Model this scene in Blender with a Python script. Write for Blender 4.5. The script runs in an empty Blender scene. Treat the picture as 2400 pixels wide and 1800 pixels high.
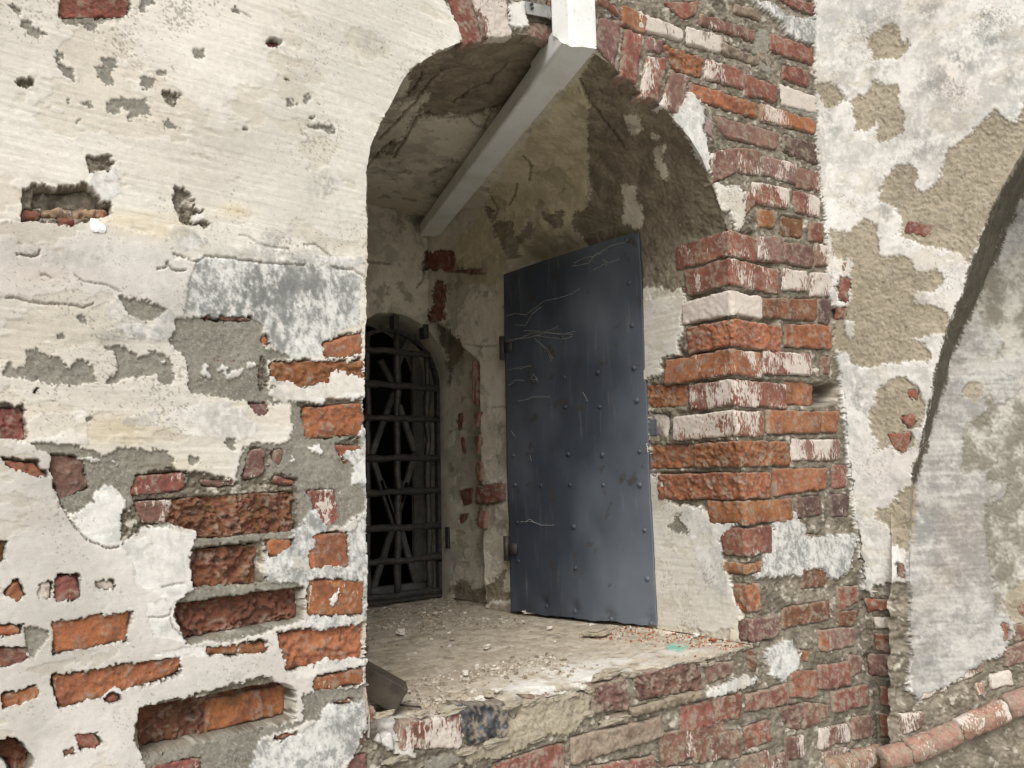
import bpy, math, random
import numpy as np
from mathutils import Matrix, Vector

random.seed(7); rng = np.random.default_rng(7)
scn = bpy.context.scene
col = scn.collection
f4 = np.float32

# ------------------------------------------------------------------ camera, sky, sun, exposure
F = 1940.0; YAW = math.radians(40); PIT = math.radians(7); ROL = math.radians(1.3)
EYE = np.array([0, -1.44, 1.6])
FW = np.array([math.sin(YAW)*math.cos(PIT), math.cos(YAW)*math.cos(PIT), math.sin(PIT)])
_r0 = np.array([math.cos(YAW), -math.sin(YAW), 0.0]); _u0 = np.cross(_r0, FW)
RT = _r0*math.cos(ROL) - _u0*math.sin(ROL); UP = _u0*math.cos(ROL) + _r0*math.sin(ROL)
cam_d = bpy.data.cameras.new('camera'); cam = bpy.data.objects.new('camera', cam_d); col.objects.link(cam)
cam.matrix_world = Matrix(((RT[0], UP[0], -FW[0], EYE[0]), (RT[1], UP[1], -FW[1], EYE[1]), (RT[2], UP[2], -FW[2], EYE[2]), (0, 0, 0, 1)))
cam_d.sensor_width = 36; cam_d.lens = 36*F/2400; cam_d.clip_start = 0.02; cam_d.clip_end = 500
scn.camera = cam

SUN_EL, SUN_AZ = 46.0, -42.0      # azimuth measured from the wall's outward normal, negative = from the left
w = bpy.data.worlds.new('World'); scn.world = w; w.use_nodes = True
nt = w.node_tree; nt.nodes.clear()
sky = nt.nodes.new('ShaderNodeTexSky'); sky.sky_type = 'NISHITA'; sky.sun_disc = False
sdir = np.array([math.sin(math.radians(SUN_AZ))*math.cos(math.radians(SUN_EL)), -math.cos(math.radians(SUN_AZ))*math.cos(math.radians(SUN_EL)), math.sin(math.radians(SUN_EL))])
sky.sun_elevation = math.radians(SUN_EL); sky.sun_rotation = math.atan2(sdir[0], sdir[1])
sky.air_density = 1.0; sky.dust_density = 6.0; sky.ozone_density = 0.6
bgn = nt.nodes.new('ShaderNodeBackground'); bgn.inputs[1].default_value = 0.125
hs = nt.nodes.new('ShaderNodeHueSaturation'); hs.inputs['Saturation'].default_value = 0.16
wo = nt.nodes.new('ShaderNodeOutputWorld')
nt.links.new(sky.outputs[0], hs.inputs['Color']); nt.links.new(hs.outputs[0], bgn.inputs[0]); nt.links.new(bgn.outputs[0], wo.inputs[0])
sl = bpy.data.lights.new('sun', 'SUN'); so = bpy.data.objects.new('sun', sl); col.objects.link(so)
sl.energy = 1.25; sl.angle = math.radians(34); sl.color = (1.0, 0.975, 0.94)
so.rotation_euler = Vector(sdir).to_track_quat('Z', 'Y').to_euler()
scn.view_settings.view_transform = 'Standard'; scn.view_settings.look = 'None'
scn.view_settings.exposure = 0.37; scn.view_settings.gamma = 1.0; scn.view_settings.use_curve_mapping = False
scn.render.engine = 'CYCLES'; scn.cycles.max_bounces = 8; scn.cycles.diffuse_bounces = 6

# ------------------------------------------------------------------ geometry of sight lines (used to read traced outlines off onto the real surfaces)
def rays(xy):
    xy = np.asarray(xy, float).reshape(-1, 2)
    return FW + np.outer((xy[:, 0]-1200)/F, RT) - np.outer((xy[:, 1]-900)/F, UP)
def hit(xy, p, n):
    d = rays(xy); n = np.asarray(n, float)
    t = ((np.asarray(p, float)-EYE)@n)/(d@n)
    return EYE + d*t[:, None]
def proj(P):
    v = P-EYE; z = np.maximum(v@FW, 0.05)
    return 1200+F*(v@RT)/z, 900-F*(v@UP)/z

# ------------------------------------------------------------------ noise
def _hash(ix, iy, iz, s):
    h = (ix*np.uint32(374761393) + iy*np.uint32(668265263) + iz*np.uint32(2147483647) + np.uint32(s*974711+13))
    h = (h ^ (h >> np.uint32(13)))*np.uint32(1274126177)
    h = (h ^ (h >> np.uint32(15)))*np.uint32(2246822519)
    return (h ^ (h >> np.uint32(16))).astype(f4)*f4(2.0/4294967295.0)-f4(1)
def vnoise(P, s=0):
    fl = np.floor(P); t = (P-fl).astype(f4); t = t*t*(3-2*t)
    i = fl.astype(np.int64).astype(np.uint32)
    x, y, z = i[:, 0], i[:, 1], i[:, 2]; one = np.uint32(1)
    def L(a, b, k): return a+(b-a)*k
    tx, ty, tz = t[:, 0], t[:, 1], t[:, 2]
    c0 = L(L(_hash(x, y, z, s), _hash(x+one, y, z, s), tx), L(_hash(x, y+one, z, s), _hash(x+one, y+one, z, s), tx), ty)
    c1 = L(L(_hash(x, y, z+one, s), _hash(x+one, y, z+one, s), tx), L(_hash(x, y+one, z+one, s), _hash(x+one, y+one, z+one, s), tx), ty)
    return L(c0, c1, tz)
def fbm(P, sc, oct=4, s=0, gain=0.5):
    sc = np.asarray(sc, float)*np.ones(3)
    Q = (P*sc)@np.array([[.36, .48, -.8], [-.8, .6, 0], [.48, .64, .6]]); a = 1.0; r = np.zeros(len(P), f4); tot = 0
    M = np.array([[.8, .6, 0], [-.36, .48, .8], [.48, -.64, .6]])
    for o in range(oct):
        r += f4(a)*vnoise(Q+o*17.3+s*5.1, s+o); tot += a; a *= gain; Q = Q@M.T*2.03
    return r*f4(1.6/tot)
def sm(a, b, x):
    t = np.clip((x-a)/(b-a), 0, 1); return t*t*(3-2*t)

# ------------------------------------------------------------------ rasters of the traced outlines (half resolution, 300 margin)
RW, RH, MG = 1500, 1200, 300
LAB = np.full((RH, RW), 2, np.uint8)
PIT_ = np.zeros((RH, RW), f4)
CRK = np.zeros((RH, RW), f4)
CR = {'1': (0, 0), '2': (0, 600), '3': (0, 1125), '4': (800, 0), '5': (800, 600), '6': (800, 1125), '7': (1500, 0), '8': (1500, 600), '9': (1500, 1125)}
def pts(s, c):
    a = np.array([[float(v) for v in q.split(',')] for q in s.split()])
    if c == '0': return a
    return a/2.4578 + np.array(CR[c])
def polymask(P):
    Q = (P+MG)/2.0
    x0, y0 = np.maximum(np.floor(Q.min(0)).astype(int)-1, 0); x1 = min(int(Q[:, 0].max())+2, RW); y1 = min(int(Q[:, 1].max())+2, RH)
    if x1 <= x0 or y1 <= y0: return None
    X, Y = np.meshgrid(np.arange(x0, x1)+.5, np.arange(y0, y1)+.5)
    m = np.zeros(X.shape, bool); j = len(Q)-1
    for i in range(len(Q)):
        xi, yi = Q[i]; xj, yj = Q[j]
        if yi != yj:
            m ^= ((yi > Y) != (yj > Y)) & (X < (xj-xi)*(Y-yi)/(yj-yi)+xi)
        j = i
    return (slice(y0, y1), slice(x0, x1)), m
def paint(lab, P):
    r = polymask(P)
    if r: LAB[r[0]][r[1]] = lab
def grow(P, k):
    c = P.mean(0); d = P-c; L = np.linalg.norm(d, axis=1)[:, None]
    return P + d/np.maximum(L, 1)*k
def blur(A, r, n=3):
    A = A.astype(f4)
    for _ in range(n):
        for ax in (0, 1):
            p = np.pad(A, [(r+1, r) if k == ax else (0, 0) for k in (0, 1)], mode='edge')
            c = np.cumsum(p, axis=ax, dtype=np.float64)
            k = 2*r+1
            A = ((c[k:] - c[:-k]) if ax == 0 else (c[:, k:] - c[:, :-k]))/k
            A = A.astype(f4)
    return A
def samp(A, x, y):
    u = np.clip((x+MG)/2-.5, 0, RW-1.01); v = np.clip((y+MG)/2-.5, 0, RH-1.01)
    i = u.astype(int); j = v.astype(int); a = (u-i).astype(f4); b = (v-j).astype(f4)
    return (A[j, i]*(1-a)+A[j, i+1]*a)*(1-b)+(A[j+1, i]*(1-a)+A[j+1, i+1]*a)*b
def line(P, wd):
    global CRK
    for a, b in zip(P[:-1], P[1:]):
        L = np.hypot(*(b-a)); n = max(2, int(L/1.5))
        for t in np.linspace(0, 1, n):
            p = ((a+(b-a)*t + rng.normal(0, .8, 2))+MG)/2
            x, y = int(p[0]), int(p[1])
            if 1 < x < RW-2 and 1 < y < RH-2:
                CRK[y, x] = max(CRK[y, x], wd)
                CRK[y, x+1] = max(CRK[y, x+1], wd*.5); CRK[y+1, x] = max(CRK[y+1, x], wd*.7)
# ------------------------------------------------------------------ outlines traced for the two walls
# surface kinds: 0 open mortar, 1 grey render, 2 cream limewash, 3 white limewash, 4 smooth lilac plaster, 5 tan render,
#                6 sooty whitewash, 7 brushed grey plaster, 8 dull niche plaster, 9 brown niche render, 10 dusty sill, 11 dirty ochre limewash
ARCH_PX = ("862,1900 862,1700 862,1500 862,1300 858,1100 856,900 860,700 862,620 858,500 858,400 866,345 885,300 905,260 925,225 945,185 963,163 1003,134 "
 "1044,114 1080,98 1134,92 1166,86 1284,85 1340,100 1400,130 1440,158 1492,208 1549,248 1580,280 1618,325 1645,370 1667,425 1690,490 "
 "1708,540 1714,650 1718,760 1722,860 1728,980 1740,1120 1750,1250 1758,1400 1765,1512")
DATA = """
L 4 0 -300,520 20,515 160,512 250,520 300,545 390,560 410,605 480,610 470,720 420,745 400,735 380,715 330,695 280,690 230,720 160,720 60,700 -300,700
L 3 1 520,1010 560,960 690,970 695,1100 655,1165 600,1170 545,1110
L 6 2 1150,0 1450,20 1750,40 2000,60 2090,120 2060,400 1900,470 1860,560 1680,600 1560,520 1490,360 1160,350 1060,330 1100,150
L 3 2 1100,0 2105,0 2105,60 1950,50 1750,20 1450,5
L 4 2 -700,1055 0,1055 150,1090 300,1150 330,1400 380,1500 520,1659 1000,1300 2112,1300 2112,3200 -700,3200
L 0 0 1041,-300 1043,0 1065,40 1085,98 1166,86 1284,85 1400,130 1492,208 1580,280 1645,370 1690,490 1708,540 1718,760 1728,980 1750,1250 1765,1512 862,1700 866,1680 860,2100 2100,2100 2100,-300
L 8 0 858,400 885,300 925,225 1003,134 1080,98 1166,86 1284,85 1400,130 1492,208 1580,280 1645,370 1690,490 1708,540 1718,760 1728,980 1750,1250 1765,1512 881,1692 862,1700 862,1300
L 3 0 1900,-300 1908,0 1918,400 1952,700 1982,1000 2003,1200 2024,1350 2055,1500 2075,1660 3000,1660 3000,-300
L 7 0 2700,150 2400,354 2346,448 2310,529 2265,667 2216,779 2184,926 2167,1007 2135,1129 2131,1275 2129,1369 2135,1532 2151,1660 3000,1660 3000,100
# left wall, small losses
L 1 1 45,30 80,18 125,40 122,80 90,75 60,50
L 1 1 120,120 175,120 180,160 230,180 290,210 235,215 210,235 150,190 125,160
L 1 1 330,-200 760,-200 760,60 730,112 560,130 545,190 500,165 480,135 420,135 380,145 345,85
b A 1 r -8 3 .1 1 335,-60 755,-60 740,108 345,95
L 1 1 800,-30 890,-10 890,20 880,40 840,40 830,90 795,80 815,40
L 1 1 1345,40 1375,28 1393,70 1370,82 1345,65
b A 1 r -12 1 0 0 1340,48 1396,44 1396,90 1340,90
C 1 .6 1393,65 1420,80 1450,98
L 0 1 1535,225 1560,205 1640,235 1600,262 1550,262
b A 1 r -14 1 0 0 1530,220 1645,220 1645,275 1530,275
L 1 1 1115,280 1195,280 1190,340 1120,335
L 1 1 310,298 345,310 385,340 370,345 345,335 350,370 430,375 437,465 410,450 360,410 340,390 320,350
L 1 1 570,320 680,315 695,360 650,390 665,470 625,490 580,450 565,390 540,380 590,365 605,345
L 0 1 90,465 180,430 193,470 150,505 95,508
L 1 1 800,430 860,440 920,460 880,510 850,520 805,480 825,460
L 1 1 890,400 960,420 940,435 895,420
L 1 1 970,395 1000,400 985,418
L 0 1 945,535 990,525 1055,550 1005,627 960,590
L 1 1 600,600 680,552 730,575 855,575 870,675 800,665 765,697 725,680 750,640 700,610 680,650 620,640
L 1 1 945,700 985,700 1030,740 1050,720 1045,745 960,748
L 1 1 455,590 520,580 540,625 500,615
L 1 1 383,555 398,575 395,598 383,590
L 0 1 1620,445 1665,470 1650,485
L 1 1 1645,565 1680,570 1712,612 1650,605
L 1 1 1740,560 1780,545 1770,590 1740,598
L 0 1 1800,570 1845,595 1835,605
L 1 1 1770,712 1860,720 1910,735 1920,768 1885,768 1860,742 1790,738
b A 1 r -10 1 0 0 1870,735 1925,740 1925,775 1870,775
L 1 1 1790,665 1812,665 1808,690 1792,690
L 1 1 440,688 462,688 457,715 442,712
L 1 1 1390,730 1430,735 1400,765
L 0 1 485,900 570,905 615,885 668,935 665,960 590,990 520,985 515,950
L 0 1 125,1140 155,1075 210,1055 300,1080 410,1085 515,1045 540,1110 590,1175 655,1180 650,1220 590,1260 340,1295 260,1260 130,1260
b A 1 s -26 5 .25 0 200,1090 560,1070 600,1190 190,1180
b A 1 t -14 6 .3 0 250,1178 650,1190 640,1250 240,1240
b A 1 r -9 1 .1 0 128,1190 245,1195 242,1262 130,1262
b A 1 r -12 3 .1 0 330,1225 430,1228 440,1290 335,1295
L 0 1 990,1075 1060,1070 1095,1110 1095,1180 1130,1190 1175,1200 1100,1240 1110,1270 1180,1260 1230,1290 1180,1330 1150,1290 1060,1280 1010,1200
L 3 1 1100,1220 1150,1205 1190,1230 1150,1250 1140,1280 1110,1270
L 3 1 945,1290 1050,1285 1150,1330 1200,1380 1180,1430 1060,1440 980,1360
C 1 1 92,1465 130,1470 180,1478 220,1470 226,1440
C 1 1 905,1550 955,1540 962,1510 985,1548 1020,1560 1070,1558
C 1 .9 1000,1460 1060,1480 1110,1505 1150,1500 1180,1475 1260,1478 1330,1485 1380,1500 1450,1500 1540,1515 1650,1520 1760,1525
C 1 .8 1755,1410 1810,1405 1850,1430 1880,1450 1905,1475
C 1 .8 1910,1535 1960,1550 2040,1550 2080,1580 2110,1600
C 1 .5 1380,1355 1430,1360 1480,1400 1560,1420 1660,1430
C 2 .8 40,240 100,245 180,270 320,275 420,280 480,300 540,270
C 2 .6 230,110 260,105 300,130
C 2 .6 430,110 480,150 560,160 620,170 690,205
# left wall, grey render and brick on the lower half
L 1 2 695,215 740,250 830,245 940,275 960,320 930,310 925,350 860,370 805,380 815,430 800,435 795,375 715,350 695,285
L 1 2 1015,365 1160,360 1450,360 1490,380 1510,520 1640,560 1690,600 1560,600 1555,700 1580,830 1850,830 1750,870 1690,850 1500,840 1380,840 1180,800 1100,790 1080,660 1040,560 980,500 970,460 1015,430
L 1 2 20,680 50,610 100,680 150,640 155,540 200,550 207,490 222,545 290,570 340,560 400,660 470,590 530,640 550,720 400,740 280,750 150,720 80,720 20,700
L 1 2 560,540 700,530 800,590 860,560 940,560 990,610 990,740 940,750 880,700 740,710 640,750 600,720 660,690 650,560
L 1 2 165,1085 400,1080 560,1110 600,1140 700,1100 830,1130 940,1140 1000,1180 1010,1230 1080,1240 1150,1240 1280,1270 1380,1300 1380,1200 1400,1120 1500,1080 1660,1080 1690,1000 1690,850 1760,850 2110,820 2110,1340 1780,1340 1700,1360 1300,1390 1050,1660 760,1640 700,1560 720,1500 700,1400 640,1320 520,1370 520,1450 400,1490 345,1405 310,1200
L 0 2 1500,570 1560,600 1555,740 1520,780 1500,700
L 0 2 1850,830 2105,822 2105,850 1750,872 1700,860
L 0 2 1500,1120 1640,1110 1560,1200 1550,1300 1700,1330 1700,1380 1080,1420 1080,1240 1150,1240 1380,1310 1420,1300
L 0 2 1960,1065 2110,1050 2110,1095 1940,1090
L 1 2 430,355 495,360 500,400 460,395
L 1 2 330,445 370,445 365,490 335,480
L 1 2 500,912 545,915 540,940 505,930
L 0 2 200,775 228,778 224,800 204,798
L 1 2 1280,1055 1350,1060 1355,1140 1300,1120
L 1 2 1085,1150 1120,1140 1150,1180 1100,1200
b A 2 r -6 1 .1 1 1165,342 1455,345 1455,370 1165,368
b A 2 o -4 1 .3 1 1500,440 1550,450 1560,530 1510,515
b A 2 r -3.6 1 .2 0 1225,585 1380,585 1345,622 1250,622
b A 2 p -3 1 .3 0 1114,600 1137,600 1137,740 1114,740
b A 2 p -3 1 .3 0 1465,640 1502,640 1502,760 1478,750
L 0 2 1430,845 1555,843 1545,920 1505,932
b A 2 p -6 1 .15 0 1390,842 1695,838 1700,1015 1400,1010
b A 2 o -7 5 .05 1 1560,608 2104,598 2106,725 1575,770
b A 2 o -6 4 .12 1 1750,862 2104,848 2108,1045 1752,1048
b A 2 o -4 1.5 .2 1 1862,490 2092,440 2097,582 1870,588
b A 2 o -5 1 .2 1 1935,1090 2100,1085 2095,1120 1990,1210
b A 2 r -14 5 0 1 -120,865 140,868 152,1060 -120,1065
b A 2 p -10 4 .05 1 250,1140 495,1150 515,1340 345,1405
b A 2 r -7 3 .1 1 0,1170 225,1180 300,1290 130,1265
b A 2 r -7 2 .45 1 770,1260 1070,1232 1076,1345 722,1378
b A 2 p -8 2 .6 1 1150,1290 1380,1285 1375,1325 1170,1328
b A 2 p -5 1 .3 1 1440,1112 1530,1108 1530,1262 1410,1300
b A 2 p -4 1 .35 1 1580,1112 1640,1105 1625,1215 1578,1210
b A 2 r -5 2 .4 1 1570,1265 1720,1290 1725,1322 1575,1318
b A 2 b -12 8 .05 1 780,1410 1703,1362 1706,1590 1165,1640
b A 2 p -6 3 .6 1 775,1412 1000,1400 960,1545 830,1545
b A 2 r -6 2 .6 1 1770,1350 1980,1345 1970,1530 1870,1550
L 3 2 160,950 300,900 500,890 520,1080 180,1080
L 3 2 700,930 900,880 930,980 720,980
L 3 2 940,940 1100,860 1300,840 1480,960 1480,1050 1400,1080 1200,1050 1060,1040
L 2 2 1390,1060 1480,1060 1500,940 1560,930 1600,870 1670,870 1690,900 1680,1060 1480,1070
L 3 2 690,210 740,330 800,370 860,370 925,320 960,310 1015,370 1010,430 970,480 880,500 700,480 640,400 600,300
L 3 2 1570,700 1640,720 1700,708 1760,772 1830,740 1910,720 1920,655 1985,660 2104,720 2106,822 1900,810 1860,850 1640,838 1560,800 1590,760
L 3 2 1995,590 2010,570 2030,600 2050,610 2010,640
L 6 2 2000,1120 2105,1110 2070,1020 2130,980 2125,1300 2110,1460 2040,1460 1980,1400 2050,1220 1980,1170
L 3 2 1770,1110 1850,1075 1880,1140 1800,1130
L 3 2 440,1160 520,1150 600,1165 580,1180 500,1170 460,1185
L 3 2 640,1180 670,1185 660,1215
L 3 2 1690,1150 1710,1160 1690,1215 1675,1210
L 3 2 1180,630 1205,640 1230,690 1215,712 1185,690
L 3 2 1265,645 1320,625 1325,660 1270,668
L 3 2 1300,670 1420,665 1410,700 1350,715 1310,700
L 3 2 1400,612 1480,615 1460,660 1420,650
L 3 2 915,605 940,600 935,640 918,630
L 3 2 600,1320 640,1320 690,1420 725,1500 700,1610 690,1659 520,1659 400,1490 520,1430 520,1380 590,1380
L 4 2 -700,1060 60,1058 180,1110 310,1155 300,1200 250,1248 220,1190 100,1165 -700,1170
L 4 2 -700,1215 0,1215 130,1270 330,1400 400,1520 500,1659 -700,1659
# bottom left
L 1 3 720,80 1075,50 1700,20 2110,40 2110,170 1900,290 1530,350 1540,430 1530,560 1600,570 1740,600 1760,640 1750,820 1380,920 1100,940 1050,900 1000,780 1050,700 1110,640 1100,450 1155,280 1000,250 930,260 880,270 800,200 780,120
L 0 3 700,170 790,130 800,210 880,270 820,300 780,400 700,380
L 0 3 730,60 1400,40 1705,35 1705,70 1150,100 770,135
b A 3 b -12 9 .03 1 780,128 1703,66 1706,285 1160,335
b A 3 p -8 3 .6 1 775,130 1000,115 960,250 830,262
b A 3 b -16 8 0 1 1112,400 1490,360 1496,600 1116,620
b A 3 b -30 9 .05 1 1003,725 1748,615 1745,805 1065,935
b A 3 o -5 1 .2 1 1540,345 1690,330 1682,440 1545,445
L 0 3 1495,350 1540,345 1530,560 1500,600
b A 3 r -6 2 .5 1 1765,60 1975,50 1972,240 1860,270
L 1 3 1930,60 2060,60 2080,170 1960,290
b A 3 o -4 1.5 .15 1 1760,310 2010,290 2012,500 1770,522
b A 3 o -5 2 .3 1 1772,580 2105,570 2112,770 1772,790
b A 3 o -9 5 .05 1 1585,892 2112,812 2116,1025 1650,1112
b A 3 o -4 1.5 .2 1 1180,972 1532,918 1540,1000 1195,1010
b A 3 o -5 1.5 .3 1 1800,1145 2100,1070 2102,1170 1812,1222
L 1 3 1750,1230 2115,1180 2115,1270 2040,1320 1940,1300 1850,1380 1760,1390 1480,1500 1440,1720 860,1720 820,1600 1750,1380
b A 3 o -3 1 .25 1 1915,1290 2040,1258 2042,1285 1930,1303
b A 3 o -6 1.5 .15 1 288,830 765,740 742,935 300,1010
b A 3 o -7 4 .06 1 290,1130 1045,1010 1045,1112 345,1330
b A 3 o -6 4 .1 1 0,1240 232,1180 236,1260 10,1340
L 0 3 780,1400 815,1300 1100,1230 1540,1130 1710,1212 1702,1385 830,1595 760,1500
b A 3 b -48 8 .02 0 800,1330 1690,1160 1702,1375 815,1590
b A 3 o -38 3 .1 0 1240,1290 1702,1200 1702,1370 1240,1480
b A 3 r -4 1.5 .15 1 430,1462 560,1450 582,1540 445,1575
b A 3 r -4 1.5 .3 1 355,1545 440,1540 440,1590 360,1598
b A 3 b -30 8 .02 1 -60,1490 100,1490 195,1600 120,1760
b A 3 r -5 2.5 .3 1 310,535 455,530 460,690 312,712
b A 3 r -4 1 .55 1 215,590 300,575 300,690 205,690
b A 3 r -3 1 .75 1 530,580 655,570 665,640 540,630
b A 3 o -4 1.5 .1 1 10,650 100,560 150,670 90,720
b A 3 b -18 6 0 1 -60,350 42,352 40,470 -60,510
b A 3 r -8 3 .15 1 -60,960 160,972 150,1050 -60,1110
b A 3 o -4 1 .4 1 -60,830 120,832 118,900 -60,905
L 1 3 125,850 270,868 275,900 190,1030 160,1025 150,930
b A 3 r -5 2 .2 1 600,1235 702,1230 697,1282 600,1282
L 3 3 580,1240 700,1190 720,1230 650,1225 600,1260
b A 3 r -4 2 .4 1 1560,1472 1722,1440 1705,1490 1582,1502
b A 3 r -5 2 .4 1 870,1642 1162,1600 1162,1700 880,1720
L 6 3 1530,560 1530,450 1600,430 1680,370 1700,280 1780,200 1835,160 1890,290 1870,370 1790,400 1745,420 1760,470 1680,430 1660,500 1760,520 1900,525 2010,500 2015,295 2050,280 2115,160 2120,800 2060,750 2060,810 1880,870 1760,850 1770,790 2105,765 2105,575 1780,585 1740,600 1610,580
b A 3 o -4 1.5 .15 1 1800,310 2010,290 2012,498 1800,522
b A 3 o -5 2 .35 1 1772,585 2100,575 2106,765 1772,785
L 3 3 1900,680 1960,620 1970,640 1920,740 1890,720
L 3 3 1830,700 1840,700 1840,790 1828,790
L 3 3 1650,1120 1770,1100 1900,1040 2110,1035 2110,1070 1960,1090 1900,1100 1800,1140 1660,1140
L 6 3 1450,1720 1480,1500 1600,1510 1850,1380 1850,1340 1940,1290 2000,1300 2115,1270 2120,1500 1960,1640 1950,1720
L 3 3 870,1000 1100,945 1180,960 1190,1010 1060,1020 900,1010
L 3 3 830,700 1050,700 1000,780 1050,900 1100,940 900,900 840,800
L 3 3 700,380 830,280 940,260 1150,285 1100,440 1110,640 1000,700 780,600 760,480
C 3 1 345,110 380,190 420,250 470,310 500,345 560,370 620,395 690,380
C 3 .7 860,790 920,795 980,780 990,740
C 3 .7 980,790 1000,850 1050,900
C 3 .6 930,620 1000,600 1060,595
# under the sill, front face right of the opening
L 10 0 862,1425 1050,1400 1200,1425 1540,1475 1700,1500 1760,1500 1765,1520 1634,1552 1500,1570 1406,1592 1247,1615 1150,1650 1065,1675 881,1695 860,1700
L 12 6 1850,945 1900,940 1960,955 2000,965 1990,980 1920,978 1860,965
L 3 6 215,1350 380,1360 430,1480 420,1600 330,1580 200,1500
L 5 6 1000,1320 1200,1240 1440,1220 1440,1330 1340,1480 1200,1470 1000,1560 750,1659 730,1600 900,1480 960,1420
L 1 6 480,1620 650,1590 700,1620 600,1680 480,1680
b A 6 r -4 3 .45 0 370,1400 690,1350 703,1540 350,1560
b A 6 z -2 4 .1 0 665,1305 960,1290 965,1470 740,1530
b A 6 r -10 4 .1 0 880,1640 1300,1515 1310,1720 880,1740
b A 6 k -1 4 .3 0 1340,1490 1840,1370 1850,1480 1350,1645
b A 6 p 2 6 .1 0 1450,1180 1640,1150 1650,1320 1460,1340
b A 6 p -8 8 .1 0 1700,1135 2070,1040 2085,1215 1735,1272
b A 6 p -5 4 .3 0 20,1590 170,1580 150,1720 10,1740
b A 6 r -4 3 .2 0 160,1320 205,1320 205,1400 150,1410
b A 6 r -2 3 .3 0 60,1460 140,1440 140,1520 65,1540
b A 6 r -14 3 .2 0 1100,1262 1440,1215 1440,1238 1110,1290
b A 6 k 4 5 .2 0 1670,1320 2080,1215 2095,1262 1680,1365
b A 6 k -2 4 .4 0 1540,1370 1650,1330 1660,1400 1545,1415
b A 6 p -6 4 .3 0 1850,1470 2212,1390 2230,1560 1860,1659
b A 6 r -6 4 .3 0 1440,1659 1810,1590 1820,1760 1440,1800
# bricks of the front face, upper right
b A 7 r -4 3 .1 0 800,-20 1003,10 1010,88 868,25
b A 7 r -4 2 .1 0 150,15 345,5 330,70 262,110
b A 7 p -2 2 .35 0 365,75 665,170 660,235 360,140
b A 7 k -2 2 .75 0 0,60 250,165 245,235 0,160
b A 4 o -2 2 .1 0 1635,25 1760,85 1760,190 1635,140
b A 7 k -2 2 .6 0 283,155 475,205 470,298 285,250
b A 7 k -6 6 .15 0 482,235 680,320 690,375 482,300
b A 7 r -3 3 .1 0 757,188 1003,278 1000,368 757,288
b A 7 r -5 4 .1 0 845,368 982,405 980,495 837,450
b A 7 o -8 7 .02 0 135,248 375,330 365,442 215,395
b A 7 r -2 2 .45 0 395,335 600,402 600,512 395,450
b A 7 r 0 1.5 .25 0 622,432 790,490 790,585 622,545
b A 7 k -3 2 .9 0 822,480 1022,560 1018,650 832,600
b A 7 o -4 5 .02 0 300,472 680,592 675,678 300,560
b A 7 o 0 1.5 .4 0 705,597 1013,692 1010,768 705,690
b A 7 p -2 3 .2 0 435,665 800,762 795,860 495,785
b A 7 d -4 2 .05 0 842,775 1030,832 1030,945 842,868
b A 7 p -2 2 .4 0 572,850 690,870 690,1000 582,990
b A 7 p -1 2 .45 0 715,900 903,942 903,1058 715,1000
b A 7 p -2 2 .35 0 912,955 1035,1002 1040,1102 912,1075
b A 7 r 0 2 .5 0 665,1047 860,1087 860,1198 665,1165
b A 7 r -1 2 .5 0 897,1098 1035,1140 1040,1248 902,1215
b A 7 o -3 3 .1 0 692,1207 783,1212 783,1308 692,1300
b A 7 b -10 4 .1 0 825,1240 955,1262 945,1368 832,1350
b A 7 r -2 3 .2 0 987,1287 1058,1287 1063,1388 992,1380
b A 7 r -1 2 .35 0 55,320 165,335 108,580 12,548
b A 7 p -1 2 .45 0 195,412 280,445 240,660 125,605
b A 4 r -1 2 .3 0 1650,170 1745,205 1700,480 1615,430
b A 7 p -3 2 .4 0 50,205 135,235 130,295 55,280
b A 4 p -3 3 .4 0 1505,95 1620,125 1585,385 1480,255
b A 4 r -4 2 .2 0 1490,-30 1625,50 1600,85 1490,20
b A 4 r -2 2 .05 0 610,-60 740,-60 812,235 722,255
b A 4 p -3 3 .5 0 755,-60 950,-60 1000,200 830,215
b A 4 p -6 3 .2 0 1090,120 1240,140 1240,235 1100,205
b A 4 r -6 2 .1 0 1205,-60 1245,-60 1245,40 1210,30
b A 7 p -2 3 .3 0 420,880 568,852 562,985 422,1055
b A 7 k -4 4 .3 0 300,580 420,690 430,800 340,700
b A 7 k -4 4 .3 0 560,20 700,60 690,110 560,70
b A 7 k -5 4 .35 0 690,290 760,310 760,380 690,350
b A 7 p -5 4 .4 0 610,1100 660,1110 665,1180 612,1250
L 3 7 290,525 360,620 385,740 420,890 410,1035 330,940 200,690
L 2 7 430,1060 590,1070 615,1200 600,1320 490,1290 450,1180
L 6 7 640,0 760,0 850,90 1015,110 1012,255 870,200 820,110 740,60
L 1 7 830,590 960,640 1025,650 1030,700 860,640
L 3 4 970,30 1040,0 1065,60 1085,150 1040,170 990,150 960,100
L 1 7 690,180 750,170 760,290 790,430 700,400 680,300
# right jamb, corner bricks: left end on the reveal, corner, right end on the front
k 7 r 0 2 .42 200 515 672 1325 1468
b A 7 p 0 2 .35 0 690,1362 828,1372 828,1508 690,1488
b A 7 p -1 3 .4 0 838,1395 1000,1420 1000,1540 838,1505
b A 7 p -2 3 .6 0 1020,1400 1118,1430 1135,1530 1020,1530
k 7 r 0 1.5 .38 262 520 800 1483 1635
b R 8 r -2 1.5 .1 0 197,82 255,78 255,198 207,203
b A 8 r 0 2 .6 0 835,72 962,88 980,198 835,192
b A 8 p -1 3 .6 0 1000,97 1108,107 1100,228 1000,225
k 8 w 0 2.5 .9 245 525 705 195 330
b A 8 b 0 2 .1 0 712,242 1020,247 1013,372 718,350
b A 8 d -3 2 .1 0 1032,247 1110,252 1096,388 1032,380
k 8 o 1 5 .04 280 530 815 355 515
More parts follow.
